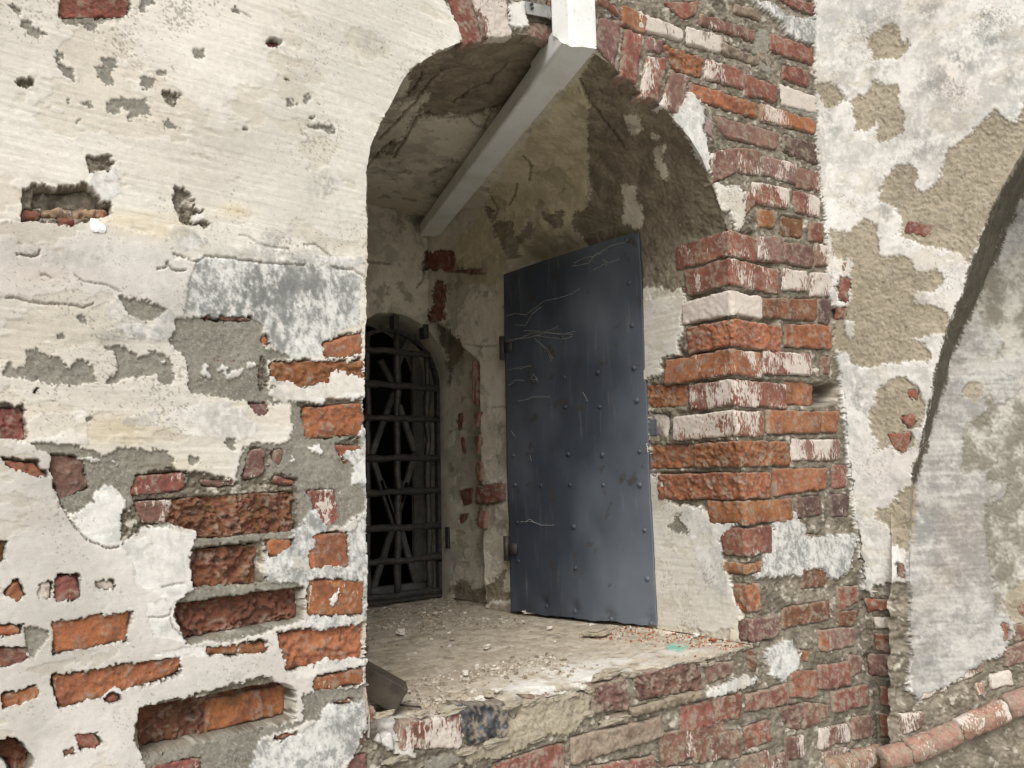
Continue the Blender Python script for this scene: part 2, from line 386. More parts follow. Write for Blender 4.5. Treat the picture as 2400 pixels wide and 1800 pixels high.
b A 8 o 0 4 .05 0 847,392 1105,402 1100,533 847,520
k 8 o 0 1.5 .46 150 545 705 532 682
b A 8 r 1 1.5 .55 0 717,547 985,567 990,685 722,682
b A 8 p -5 3 .3 0 1058,580 1108,582 1102,680 1058,670
b R 8 o -2 5 .03 0 25,742 268,732 270,868 35,880
k 8 r 0 2 .5 290 530 855 705 860
b A 8 o -14 3 .05 0 862,718 1010,740 1015,858 862,855
L 0 8 1000,715 1150,735 1140,852 1005,858
P 8 80 1015,735 1140,745 1130,845 1018,850
b R 8 k -2 2 .7 0 52,902 160,907 160,1038 52,1040
k 8 r 0 2 .62 195 550 725 885 1037
b A 8 o 1 2 .12 0 742,892 1045,897 1040,1018 742,1022
b A 8 o 0 2 .1 0 1057,897 1150,897 1143,1013 1057,1010
b R 8 o -3 5 .05 0 52,1087 303,1082 305,1222 52,1228
k 8 o 1 6 .12 320 570 868 1062 1210
b A 8 p -2 3 .6 0 892,1057 1153,1057 1143,1178 892,1170
k 8 o 1 5 .02 105 605 755 1243 1402
b A 8 o 0 3 .05 0 778,1227 1080,1222 1068,1342 790,1382
b A 8 r -3 2 .35 0 1122,1207 1195,1207 1193,1333 1122,1338
k 8 o 1 3 .1 390 640 875 1408 1545
b R 8 o -4 2 .1 0 195,1432 300,1432 295,1500 200,1500
b A 8 d -3 3 .35 0 902,1392 1050,1382 1050,1488 922,1508
b A 8 d -4 3 .4 0 1112,1372 1213,1382 1208,1498 1122,1498
b A 9 d -5 4 .35 0 980,310 1100,330 1100,400 980,390
k 9 r 0 2 .3 468 655 760 272 435
k 9 o -1 2 .15 455 660 718 478 545
k 9 o -2 4 .05 535 668 700 600 760
b A 9 b -4 4 .1 0 948,500 1080,512 1078,608 950,622
b A 9 b -3 4 .15 0 842,735 1105,702 1098,800 842,858
k 9 p -1 3 .1 560 672 808 800 935
b A 9 r -4 4 .35 0 1150,625 1265,612 1265,700 1165,755
b A 9 o -3 2 .05 0 1045,870 1100,865 1098,980 1048,985
b A 9 p -4 3 .15 0 1103,865 1245,852 1248,955 1103,980
b A 9 r -8 3 .1 0 918,990 990,982 990,1045 918,1045
b A 9 r 1 3 .15 0 877,1112 1023,1097 1023,1245 882,1250
b A 9 r 1 2 .1 0 1047,1072 1208,1048 1212,1178 1047,1203
b A 9 r -1 3 .08 0 622,1243 858,1172 853,1288 622,1338
b A 9 r 1 2 .12 0 1117,1218 1308,1182 1317,1288 1132,1343
b A 9 r -3 4 .08 0 440,1262 588,1232 588,1368 450,1398
b A 9 r -3 4 .1 0 262,1312 425,1270 432,1415 252,1448
b A 9 p -6 4 .3 0 402,1065 560,1042 540,1118 402,1178
b A 9 r -10 5 .1 0 608,1432 758,1382 778,1508 632,1558
b A 9 p -8 6 .15 0 812,1312 958,1290 950,1438 862,1430
b A 9 p -5 5 .2 0 962,1282 1098,1300 1088,1378 962,1438
b A 9 p -3 3 .35 0 1237,1372 1338,1362 1338,1478 1242,1498
b A 9 p -3 3 .5 0 1047,1442 1213,1402 1218,1498 1052,1558
b A 9 p -4 3 .3 0 852,1492 958,1472 950,1598 852,1618
b A 9 p -4 4 .3 0 322,1502 588,1442 588,1598 332,1638
b A 9 b -4 4 .1 0 630,980 680,985 680,1100 640,1090
b A 9 p -6 4 .3 0 600,1600 760,1560 780,1680 600,1700
b A 9 r -5 4 .35 0 -60,1640 95,1600 100,1720 -60,1760
b A 9 p -4 4 .45 0 130,1660 320,1650 320,1740 130,1760
b A 9 b -5 4 .3 0 1150,770 1260,750 1255,835 1160,845
b A 9 p -4 4 .3 0 1222,1010 1285,1030 1288,1100 1222,1140
b A 9 p -5 4 .4 0 780,1600 850,1570 860,1659 780,1700
b A 9 p -5 4 .4 0 1070,1580 1200,1540 1210,1640 1080,1690
b A 9 p -5 4 .45 0 980,430 1060,430 1060,470 980,480
L 0 8 190,-70 520,-280 600,0 660,1500 430,1500 300,1440 190,1430 120,1290 40,1240 20,720 120,590 220,560 230,340 265,240 200,60
L 0 9 430,-60 660,-60 720,950 560,930 590,780 520,600 450,400
L 2 8 0,270 200,220 265,240 230,340 220,560 110,590 120,680 20,720 -100,700 -100,270
L 2 9 -40,-20 60,-40 115,-20 190,150 330,145 400,240 470,255 550,262 470,330 460,500 530,620 580,760 540,830 400,890 100,830 -40,700
L 3 9 240,170 330,145 400,240 550,260 470,330 460,500 530,620 500,700 380,600 300,400
L 1 9 145,285 200,220 235,210 265,280 260,310 220,325 170,300
L 6 9 770,240 850,230 900,190 960,260 950,320 1080,330 1240,310 1230,480 1150,560 1080,540 1060,500 980,500 940,540 830,560 660,580 700,480 760,350
L 6 9 730,980 900,920 920,1000 900,1100 830,1170 750,1120
L 3 9 370,1230 560,1130 680,1130 640,1180 480,1240 400,1260
# niche inside
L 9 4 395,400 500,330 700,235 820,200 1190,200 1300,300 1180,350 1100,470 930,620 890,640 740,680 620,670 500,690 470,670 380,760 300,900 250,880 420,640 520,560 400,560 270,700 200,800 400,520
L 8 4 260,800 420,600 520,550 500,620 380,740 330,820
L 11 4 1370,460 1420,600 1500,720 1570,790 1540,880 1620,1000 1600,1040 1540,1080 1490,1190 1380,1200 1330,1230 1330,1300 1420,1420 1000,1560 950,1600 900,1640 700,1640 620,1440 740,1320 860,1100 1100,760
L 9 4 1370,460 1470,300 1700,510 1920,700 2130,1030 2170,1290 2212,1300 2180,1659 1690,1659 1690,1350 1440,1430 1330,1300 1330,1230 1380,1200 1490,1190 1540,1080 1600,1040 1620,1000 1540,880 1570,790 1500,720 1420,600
L 9 7 -300,400 0,520 410,1045 440,1100 480,1300 500,1330 260,1410 190,1520 200,1659 -300,1659
L 8 4 1600,1060 1690,1070 1730,1200 1740,1310 1620,1300 1630,1180
L 8 4 1620,660 1700,660 1720,710 1690,790 1660,770 1630,720
L 8 4 1770,730 1830,780 1820,810 1780,790
L 8 4 1800,850 1860,820 1850,900 1890,1060 1840,1030 1800,920
L 9 4 1150,1230 1270,1210 1280,1310 1180,1300
L 9 4 880,1280 980,1270 1000,1380 1090,1270 1110,1340 1030,1440 1030,1500 940,1490 900,1380
L 9 4 820,1180 880,1190 870,1300 840,1250
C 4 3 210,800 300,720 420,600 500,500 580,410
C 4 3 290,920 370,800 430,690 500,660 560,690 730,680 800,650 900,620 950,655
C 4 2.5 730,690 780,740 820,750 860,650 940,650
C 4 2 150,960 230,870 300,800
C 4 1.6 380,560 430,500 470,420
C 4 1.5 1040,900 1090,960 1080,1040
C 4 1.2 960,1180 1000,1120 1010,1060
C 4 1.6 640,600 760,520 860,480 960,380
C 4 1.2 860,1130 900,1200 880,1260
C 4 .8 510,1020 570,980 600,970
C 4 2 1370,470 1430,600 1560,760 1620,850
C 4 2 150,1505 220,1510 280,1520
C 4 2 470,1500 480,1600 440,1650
b R2 4 r -4 2 .1 1 475,1435 650,1440 660,1570 470,1560
b R2 5 r -6 3 .1 1 545,130 605,160 590,370 490,380
b R2 5 r -4 2 .05 1 650,80 820,70 815,95 650,95
b R2 5 r -6 2 .05 1 765,1330 920,1312 920,1410 765,1432
b M 5 r -6 2 .05 1 672,1345 745,1332 745,1432 690,1435
b R2 6 r -4 2 .15 1 790,180 828,180 820,290 775,270
b M 6 r -4 2 .15 1 675,195 730,190 720,230 680,260
b R2 5 r -4 1 .1 1 748,600 760,600 758,850 750,850
b R2 5 r -4 1 .1 1 765,720 775,720 772,860 762,860
b R2 5 r -4 1 .1 1 762,900 800,900 770,990 765,990
b R2 5 r -4 1 .1 1 770,1025 795,1025 785,1140 775,1140
b R2 5 r -4 1 .1 1 765,1190 805,1190 800,1300 775,1300
b M 5 r -4 1 .1 1 670,905 700,900 690,1000 668,1000
b M 5 r -4 1 .1 1 680,1040 700,1040 705,1140 690,1140
L 9 5 560,390 640,440 700,500 690,560 640,640 620,800 600,540 560,480
L 9 6 640,600 700,560 760,620 840,600 850,700 640,700
L 9 6 840,620 880,560 930,500 940,560 900,640 1000,660 1010,700 860,700
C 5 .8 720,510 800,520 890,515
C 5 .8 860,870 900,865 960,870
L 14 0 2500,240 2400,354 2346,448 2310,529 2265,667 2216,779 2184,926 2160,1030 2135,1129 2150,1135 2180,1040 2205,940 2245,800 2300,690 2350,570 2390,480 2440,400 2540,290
# return wall on the right
L 5 7 1300,260 1340,190 1400,140 1490,145 1495,240 1565,210 1560,270 1480,330 1400,320 1360,360 1330,300
L 5 7 1215,570 1300,520 1340,450 1400,480 1480,480 1490,600 1530,670 1520,760 1410,820 1360,800 1360,700 1310,760 1240,750 1220,640
L 5 7 1370,1150 1380,1070 1470,950 1540,940 1600,990 1580,1080 1640,1105 1700,1060 1760,970 1770,880 1900,760 2040,630 2100,680 2160,720 2212,600 2300,500 2300,760 2080,1100 1960,1350 1910,1530 1850,1480 1760,1440 1700,1430 1600,1400 1510,1360 1530,1290 1480,1200
L 5 7 1080,1330 1200,1340 1300,1260 1380,1300 1370,1430 1400,1490 1520,1530 1600,1600 1700,1550 1720,1600 1730,1659 1240,1659 1230,1500 1130,1480
L 5 8 1220,0 1560,0 1600,80 1720,90 1730,160 1700,200 1580,190 1560,270 1740,310 1780,360 1760,440 1680,440 1560,480 1660,510 1680,560 1660,610 1580,600 1480,620 1340,640 1230,620 1220,550 1130,540 1120,400 1220,250
L 5 8 1350,760 1440,700 1530,690 1600,760 1650,860 1620,980 1560,1000 1570,1100 1500,1150 1440,1100 1380,1130 1340,1020 1320,900 1360,830
L 5 8 1360,1500 1480,1450 1560,1400 1600,1300 1560,1659 1430,1659 1440,1560
L 5 9 1350,190 1450,120 1590,0 1545,420 1440,330 1430,260 1350,200
L 0 9 1260,600 1560,600 1560,1659 1380,1659 1300,1280 1280,1000 1260,800
L 3 9 1300,420 1390,430 1390,500 1350,600 1360,700 1290,620
L 3 9 1250,0 1400,0 1340,180 1350,300 1440,260 1450,330 1480,430 1470,560 1400,620 1300,600 1260,400
L 5 7 1000,480 1100,480 1200,560 1100,640 1030,560
L 3 8 1175,375 1225,375 1230,450 1210,470 1175,465
b B 7 r -2 3 .02 0 1535,1262 1700,1290 1672,1370 1520,1340
b B 7 r -2 3 .1 0 1150,1502 1242,1507 1236,1578 1160,1568
b B 8 r -2 2 .4 1 1140,122 1215,127 1200,270 1140,250
b B 8 r -4 3 .3 1 1115,282 1195,302 1180,360 1112,378
b B 8 r -3 3 .1 1 1520,772 1600,762 1590,838 1530,810
b B 8 r -2 3 .2 1 1490,932 1568,892 1600,945 1552,1005
b B 8 r -1 2 .02 1 1422,1012 1565,1017 1530,1145 1455,1105
b B 9 r -1 3 .3 1 1478,470 1535,480 1530,570 1480,570
b B 9 r -1 4 .35 1 1292,682 1528,692 1528,745 1300,760
b B 9 k -1 3 .6 1 1340,790 1485,795 1480,850 1345,860
b B 9 r -1 2 .4 1 1342,882 1438,890 1435,1005 1352,985
b B 9 p -1 2 .25 1 1300,1002 1553,1017 1550,1132 1312,1132
b B 9 r -1 2 .15 1 1372,1192 1480,1192 1472,1310 1382,1300
b B 9 p -1 3 .5 0 1490,1190 1560,1170 1560,1300 1485,1320
b B 9 r -1 3 .2 0 1372,1352 1500,1362 1500,1488 1382,1488
b B 9 p -1 3 .4 0 1450,910 1550,900 1550,980 1450,1000
b C 9 r -2 3 .1 1 2082,822 2128,818 2130,930 2090,930
b C 9 p 0 2 .05 1 2100,972 2400,880 2400,1000 2110,1078
b C 9 r -3 3 .15 1 2130,710 2400,680 2400,780 2200,780
b C 9 p -2 2 .15 1 2150,830 2400,810 2400,930 2160,930
L 1 8 2060,200 2200,180 2240,350 2100,350
L 5 8 1860,780 1900,720 1990,740 2000,800 1940,860
L 13 8 1930,300 2020,60 2300,-50 2500,-100 2500,1659 1900,1659 2010,1200 1860,1300 1870,1000 2000,900 1970,700 2100,500
L 7 8 1950,640 2212,560 2212,760 2050,860 2010,760
L 7 8 2030,1330 2130,1290 2080,1400 2030,1410
L 13 9 2000,200 2500,0 2500,800 2060,760 2030,620 2000,420
L 7 9 1780,0 2030,0 1990,200 1980,430 2040,600 2060,760 2090,990 2000,1040 1790,1190 1760,1000
L 0 9 1560,1180 1600,1280 1700,1230 1790,1200 2000,1040 2095,1000 2150,900 2500,700 2500,2000 1560,2000
L 5 9 2100,680 2200,600 2500,500 2500,900 2160,830
b C 9 p -3 3 .7 0 1600,1150 1780,1160 1770,1215 1610,1280
b C 9 k -3 3 .6 0 1810,1040 1980,1035 1985,1110 1800,1180
b C 9 p -3 3 .5 0 1500,1345 1650,1335 1640,1440 1520,1480
b C 9 o -3 3 .5 0 1940,1170 1990,1165 1990,1240 1945,1250
b C 9 k -4 3 .6 0 2020,1120 2150,1100 2160,1180 2030,1210
b A 9 k -4 3 .6 0 1500,1530 1550,1520 1550,1560 1500,1560
L 0 0 860,2400 866,1700 850,1720 810,1800 780,2400
"""
BLOBS = """
w 6 1080,1180 230,60 1 0
w 6 1330,1120 260,65 1.1 0
w 6 1600,1050 300,60 .7 0
w 6 1950,990 260,40 .6 0
w 6 1500,1190 500,35 .7 0
d 7 1330,120 120,70 .5 0
d 7 1700,480 160,110 .5 0
d 7 1950,120 120,80 .55 0
p 7 1850,560 200,120 .35 0
p 7 1750,400 120,100 .35 0
d 7 1100,700 60,120 .4 0
d 8 1240,830 60,160 .5 0
d 9 1350,520 90,120 .4 0
d 4 1700,300 60,60 .1 0
d 1 300,1450 300,60 .25 0
d 2 900,330 160,100 .3 0
d 0 650,680 170,110 .9 0
d 2 1500,300 420,160 .3 0
d 1 500,1500 500,90 .22 0
d 3 1300,1150 300,60 .25 0
d 3 300,950 250,90 .2 0
d 8 640,900 120,250 .3 0
d 9 1000,1350 400,200 .2 0
d 7 500,150 300,120 .25 0
d 1 1880,1060 110,90 .55 0
d 1 1150,1390 100,60 .6 0
d 1 1620,1380 160,70 .45 0
d 1 1900,1200 90,70 .35 0
y 1 800,1270 300,60 .8 0
y 1 1350,1215 130,45 .9 0
y 1 900,1340 250,50 .7 0
y 2 700,1000 500,110 .55 0
y 2 1000,1200 250,60 .4 0
d 2 700,470 300,55 .6 0
d 2 250,350 400,60 .35 0
d 2 280,760 300,40 .35 0
p 2 250,120 260,60 .35 0
p 3 200,200 150,50 .3 0
d 8 2050,300 130,200 .35 0
d 9 1650,150 90,250 .25 0
p 9 1750,500 90,200 .3 0
d 1 1000,600 900,500 .12 0
d 4 150,250 120,90 .4 0
d 4 80,330 90,60 .3 0
d 7 1400,400 120,60 .5 0
d 7 1850,320 130,110 .8 0
d 7 1650,60 100,60 .6 0
d 7 2030,240 90,60 .6 0
d 7 1280,350 70,60 .4 0
d 7 1620,830 130,90 .6 0
d 7 1450,1230 120,70 .45 0
d 7 2150,450 60,60 .5 0
d 8 1250,900 60,90 .3 0
d 9 1640,1050 50,40 .8 0
d 9 1650,400 150,500 .25 0
p 9 1860,300 120,180 .35 0
g 9 1300,150 90,120 .5 0
g 9 470,700 120,120 .5 0
g 7 730,230 60,120 .4 0
d 9 700,650 150,90 .3 0
d 9 250,1500 300,150 .3 0
d 6 1560,1230 120,80 .5 0
d 6 1700,1010 200,40 .35 0
d 6 840,1380 100,100 .6 0
d 3 1700,900 40,200 .2 0
d 3 2070,560 40,250 .3 0
d 3 1940,1420 110,80 .25 0
"""
bricks, corners = [], []
for ln in DATA.strip().splitlines():
    if ln[0] == '#': continue
    q = ln.split()
    if q[0] == 'L':
        paint(int(q[1]), pts(' '.join(q[3:]), q[2]))
    elif q[0] == 'C':
        line(pts(' '.join(q[3:]), q[1]), float(q[2]))
    elif q[0] == 'P':
        r = polymask(pts(' '.join(q[3:]), q[1]))
        if r: PIT_[r[0]][r[1]] = float(q[2])/1000
    elif q[0] == 'b':
        P = pts(' '.join(q[8:]), q[2]); off = float(q[4])
        if q[7] == '0' and q[1] == 'A' and P[:, 0].min() > 860: P = grow(P, 3.0)
        if q[7] == '1': paint(0, grow(P, -2.5 if off > -11 else 3))
        if q[7] == '1' and -9 < off < -3.9: off += 2.2
        r = polymask(grow(P, -3))
        if r: PIT_[r[0]][r[1]] = max(0.0, -off + float(q[5])*.8 + 9)/1000
        bricks.append((q[1], q[3], off/1000, float(q[5])/1000, float(q[6]), P))
    elif q[0] == 'k':
        ox, oy = CR[q[1]]; g = [float(v)/2.4578 for v in q[6:11]]
        cc = (q[2], float(q[3])/1000, float(q[4])/1000, float(q[5]), g[0]+ox, g[1]+ox, g[2]+ox, g[3]+oy, g[4]+oy)
        corners.append(cc)
        r = polymask(np.array([[cc[4]+3, cc[7]+3], [cc[6]-3, cc[7]+3], [cc[6]-3, cc[8]-3], [cc[4]+3, cc[8]-3]]))
        if r: PIT_[r[0]][r[1]] = .016
blobs = []
for ln in BLOBS.strip().splitlines():
    q = ln.split(); c = pts(q[2], q[1])[0]; r_ = np.array([float(v) for v in q[3].split(',')]); r_ = r_ if q[1] == '0' else r_/2.4578
    blobs.append((q[0], c, r_, float(q[4])))
NL = 15
OH = np.zeros((NL, RH, RW), f4)
for i_ in range(NL):
    OH[i_] = blur(LAB == i_, 1, 2)
PITB = blur(PIT_, 1, 2)
OHS = blur(LAB == 0, 2, 3)
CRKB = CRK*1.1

ARCH = hit(pts(ARCH_PX, '0'), (0, 0, 0), (0, 1, 0))[:, [0, 2]]
SILL = 1.132
ARCH = ARCH[ARCH[:, 1] > SILL+.01]
OPEN = np.vstack([[ARCH[0, 0], SILL], ARCH, [ARCH[-1, 0], SILL]])

BASE = {  # surface colours (linear), real save the recess rim's painted shade: two tones mixed by noise
 0: ((.265, .232, .178), (.135, .115, .085)), 1: ((.245, .232, .190), (.19, .178, .145)), 2: ((.70, .665, .595), (.56, .535, .47)),
 3: ((.68, .66, .615), (.46, .45, .42)), 4: ((.60, .57, .52), (.46, .435, .39)), 5: ((.37, .325, .24), (.27, .235, .17)),
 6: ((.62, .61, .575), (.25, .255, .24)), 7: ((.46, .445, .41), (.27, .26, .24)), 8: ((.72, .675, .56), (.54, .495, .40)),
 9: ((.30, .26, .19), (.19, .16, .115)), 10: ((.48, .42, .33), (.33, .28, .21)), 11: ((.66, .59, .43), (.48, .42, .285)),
 12: ((.17, .42, .31), (.22, .45, .34)), 13: ((.46, .44, .385), (.20, .185, .145)), 14: ((.125, .11, .08), (.085, .075, .056))}  # last kind: rim of the curved recess, darkened to paint in its shade
HB = np.array([-.0085, -.0034, 0, .0008, .0015, -.0035, 0, .0018, -.001, -.0045, -.002, -.001, -.0015, -.002, -.001], f4)
PLAST = {1, 2, 3, 4, 5, 6, 7, 8, 9, 10, 11, 12, 13, 14}

def lerp(a, b, t): return a*(1-t[:, None])+b*t[:, None]
def evalsurf(P, xmin=None):
    """height over the reference face, colour and kind for points of the real surface"""
    x, y = proj(P); n = len(P)
    wx = fbm(P, 38, 5, 11, .7); wy = fbm(P, 38, 5, 12, .7); fx = fbm(P, 230, 2, 13); fy = fbm(P, 230, 2, 14)
    X = x+7*wx+4.4*fx+6*fbm(P, 13, 2, 15); Y = y+7*wy+4.4*fy+6*fbm(P, 13, 2, 16)
    if xmin is not None: X = np.maximum(X, xmin); Y = np.where(X <= xmin+1, np.clip(Y, 450, 1380), Y)
    W = np.stack([samp(OH[i], X, Y) for i in range(NL)])
    W = np.exp(15*W); W /= W.sum(0)
    kind = W.argmax(0)
    nl = fbm(P, 4.5, 3, 21); nm = fbm(P, 24, 4, 22); nf = fbm(P, 120, 3, 23); ng = fbm(P, 420, 2, 24)
    st = fbm(P, (9, 9, 190), 3, 25)        # brush strokes, almost level
    sv = fbm(P, (150, 150, 75), 4, 26)     # runs, upright
    # height
    h = (W*HB[:, None]).sum(0)
    rough = W[0]*(.0048*nm+.0048*nf+.0028*ng)+(W[1]*.9+W[5]*1.7+W[9]*1.6+W[13]*2+W[14]*2)*(.0016*nm+.0013*nf+.0008*ng)+(W[2]+W[3]+W[4]+W[6]+W[7]+W[8]+W[11])*(.0013*nl+.0008*nm+.0003*nf)
    rough += W[2]*.0004*st+W[7]*(.0011*st+.0009*nf+.0012*nm)+W[10]*(.003*nm+.002*nf)+(W[4])*.0016*fbm(P, 9, 3, 27)
    h = h+rough
    h += (W[8]+W[9]+W[11])*(.0045*nl+.0016*nm+.0009*nf)
    fl = sm(.18, .24, fbm(P, (9, 9, 15), 5, 43, .6)-.06)*np.clip(W[2]+W[4]+W[3]+W[7]*.7, 0, 1); h -= .0009*fl
    pt = samp(PITB, x, y); h -= pt*np.where(pt > .022, sm(.15, .85, samp(OHS, x, y)), W[0])
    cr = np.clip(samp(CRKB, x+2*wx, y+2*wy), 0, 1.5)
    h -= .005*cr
    # flaked skin of the limewash: faint curled rims
    # colour
    mixn = {0: nm+.5*nf, 1: nm, 2: nl*.9+st*.45+nf*.25, 3: nm*.7+sv*.5+nl*.5+ng*.2, 4: fbm(P, 7, 4, 28)+.15*nf, 5: nm*.8+nf*.5+nl*.5, 6: sv*.9+nm*.55+ng*.5+nl*.5,
            7: fbm(P, (9, 9, 90), 5, 29, .65)*.55+nl*.7+nm*.7+nf*.45+ng*.25, 8: nl+nm*.7, 9: nm+nf*.4, 10: nm+nf*.6, 11: nl*.6+nm*.9+sv*.3, 13: nm*.9+nf*.5+nl*.6, 14: nm+nf*.5, 12: nm}
    c = np.zeros((n, 3), f4)
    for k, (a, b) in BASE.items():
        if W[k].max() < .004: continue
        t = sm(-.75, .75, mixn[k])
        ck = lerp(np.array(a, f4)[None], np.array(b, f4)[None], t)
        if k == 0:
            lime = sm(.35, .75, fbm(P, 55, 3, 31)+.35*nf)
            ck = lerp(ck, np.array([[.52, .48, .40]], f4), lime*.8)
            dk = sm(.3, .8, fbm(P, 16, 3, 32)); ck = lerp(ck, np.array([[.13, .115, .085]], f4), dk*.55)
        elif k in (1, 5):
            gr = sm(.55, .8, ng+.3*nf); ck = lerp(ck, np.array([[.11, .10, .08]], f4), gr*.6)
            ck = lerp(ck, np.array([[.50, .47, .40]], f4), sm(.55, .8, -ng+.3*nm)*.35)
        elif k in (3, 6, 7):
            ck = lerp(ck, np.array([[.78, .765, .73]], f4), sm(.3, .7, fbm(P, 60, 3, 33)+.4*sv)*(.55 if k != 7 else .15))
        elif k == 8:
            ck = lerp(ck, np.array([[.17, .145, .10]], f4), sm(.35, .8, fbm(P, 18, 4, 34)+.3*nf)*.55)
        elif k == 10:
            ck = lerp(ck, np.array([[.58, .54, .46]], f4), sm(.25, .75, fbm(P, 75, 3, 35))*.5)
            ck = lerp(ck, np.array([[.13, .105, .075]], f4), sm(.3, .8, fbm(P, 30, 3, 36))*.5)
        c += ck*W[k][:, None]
    fl2 = sm(.16, .21, fbm(P, 6.5, 5, 44, .6))*np.clip(W[8]+W[11], 0, 1)+sm(.2, .25, fbm(P, 11, 5, 45, .6))*np.clip(W[9], 0, 1)*.6; h -= .0028*fl2; c = c*(1-.20*fl2[:, None])
    c = c*(1-fl[:, None]*np.array([[.07, .09, .13]], f4))
    lite = W[2]+W[3]+W[4]+W[6]+W[7]*.5+W[8]*.3+W[11]*.3
    # fresh white rim where the limewash has broken away
    cov = 1-W[0]-W[1]-W[5]-W[9]; rim = np.clip(1-np.abs(cov-.6)*3.2, 0, 1)*(.4+.6*(nf > -.1))
    c = lerp(c, np.array([[.80, .775, .72]], f4), rim*.35*(W[8]+W[9]+W[10]+W[11] < .3))
    # specks of dirt and pin holes
    sp = sm(.66, .86, fbm(P, 300, 3, 37)+.75*fbm(P, 9, 4, 38)-.12); c = lerp(c, np.array([[.22, .20, .165]], f4), sp*.65*lite)
    cl_ = sm(-.1, .7, fbm(P, 3.2, 4, 39)); c = c*(1-.10*(cl_*lite)[:, None]*np.array([[.8, 1, 1.15]], f4))
    # traced stains
    for kd, ce, rr, am in blobs:
        dd = ((x-ce[0])/rr[0])**2+((y-ce[1])/rr[1])**2
        g = np.exp(-dd*1.2)*am
        if g.max() < .02: continue
        if kd == 'd':
            t = g*sm(-.35, .7, nm*.8+sv*.6+ng*.3+g*.6)*(lite*.85+.15); c = lerp(c, np.array([[.145, .15, .14]], f4), np.clip(t, 0, 1)*.95)
        elif kd == 'y': c = c*(1-g[:, None]*np.array([[.0, .10, .30]], f4)*(.5+.5*sm(-.6, .6, nm+st*.5))[:, None])
        elif kd == 'w': c = lerp(c, np.array([[.68, .655, .60]], f4), np.clip(g*1.2, 0, 1)*sm(-.45, .25, nm+.4*nf+g*.6-.3)*.95)
        elif kd == 'p': c = c*(1-g[:, None]*np.array([[.05, .16, .20]], f4))
        elif kd == 'g': c = lerp(c, np.array([[.30, .34, .24]], f4), g*.5*sm(-.3, .6, nf))
    cd = np.clip(cr, 0, 1)*.7; c = lerp(c, c*np.array([[.30, .26, .22]], f4), cd)  # crack grooves painted darker: their shade together with dirt
    # green-brown dirt lying in the niche: none added, colour stays the surface's own
    # ragged, knocked-off edges along the sill front
    ds = np.hypot(P[:, 1], P[:, 2]-SILL); e = np.clip(1-ds/.055, 0, 1)*((P[:, 0] > .84) & (P[:, 0] < 2.1))
    dmg = np.clip(fbm(np.stack([P[:, 0], 0*x, 0*x], 1), 8, 5, 41, .65)+.12, 0, 1)*.062+np.clip(fbm(P, 45, 3, 42), 0, 1)*.010
    h = h-e*dmg*sm(1.95, 1.6, P[:, 0])
    return h.astype(f4), np.clip(c, .01, .9), kind

def newmesh(name, V, Fc, parent=None, mat=None, smooth=True, attrs=None, kindp=None):
    me = bpy.data.meshes.new(name); V = np.ascontiguousarray(V, f4); Fc = np.ascontiguousarray(Fc, np.int32); k = Fc.shape[1]
    me.vertices.add(len(V)); me.vertices.foreach_set('co', V.ravel())
    me.loops.add(Fc.size); me.loops.foreach_set('vertex_index', Fc.ravel())
    me.polygons.add(len(Fc)); me.polygons.foreach_set('loop_start', np.arange(0, Fc.size, k, dtype=np.int32))
    me.polygons.foreach_set('loop_total', np.full(len(Fc), k, np.int32))
    if smooth: me.polygons.foreach_set('use_smooth', np.ones(len(Fc), bool))
    for an, av in (attrs or {}).items():
        if av.ndim == 2:
            at = me.attributes.new(an, 'FLOAT_COLOR', 'POINT'); at.data.foreach_set('color', np.hstack([av, np.ones((len(av), 1))]).astype(f4).ravel())
        else:
            at = me.attributes.new(an, 'FLOAT', 'POINT'); at.data.foreach_set('value', av.astype(f4))
    me.update(calc_edges=True)
    o = bpy.data.objects.new(name, me); col.objects.link(o)
    if mat: me.materials.append(mat)
    if parent: o.parent = parent
    if kindp: o['kind'] = kindp
    return o
def empty(name, label, cat, loc=(0, 0, 0), group=None, rot=None):
    o = bpy.data.objects.new(name, None); col.objects.link(o); o.location = loc; o.empty_display_size = .05
    if rot: o.rotation_euler = rot
    o['label'] = label; o['category'] = cat
    if group: o['group'] = group
    return o

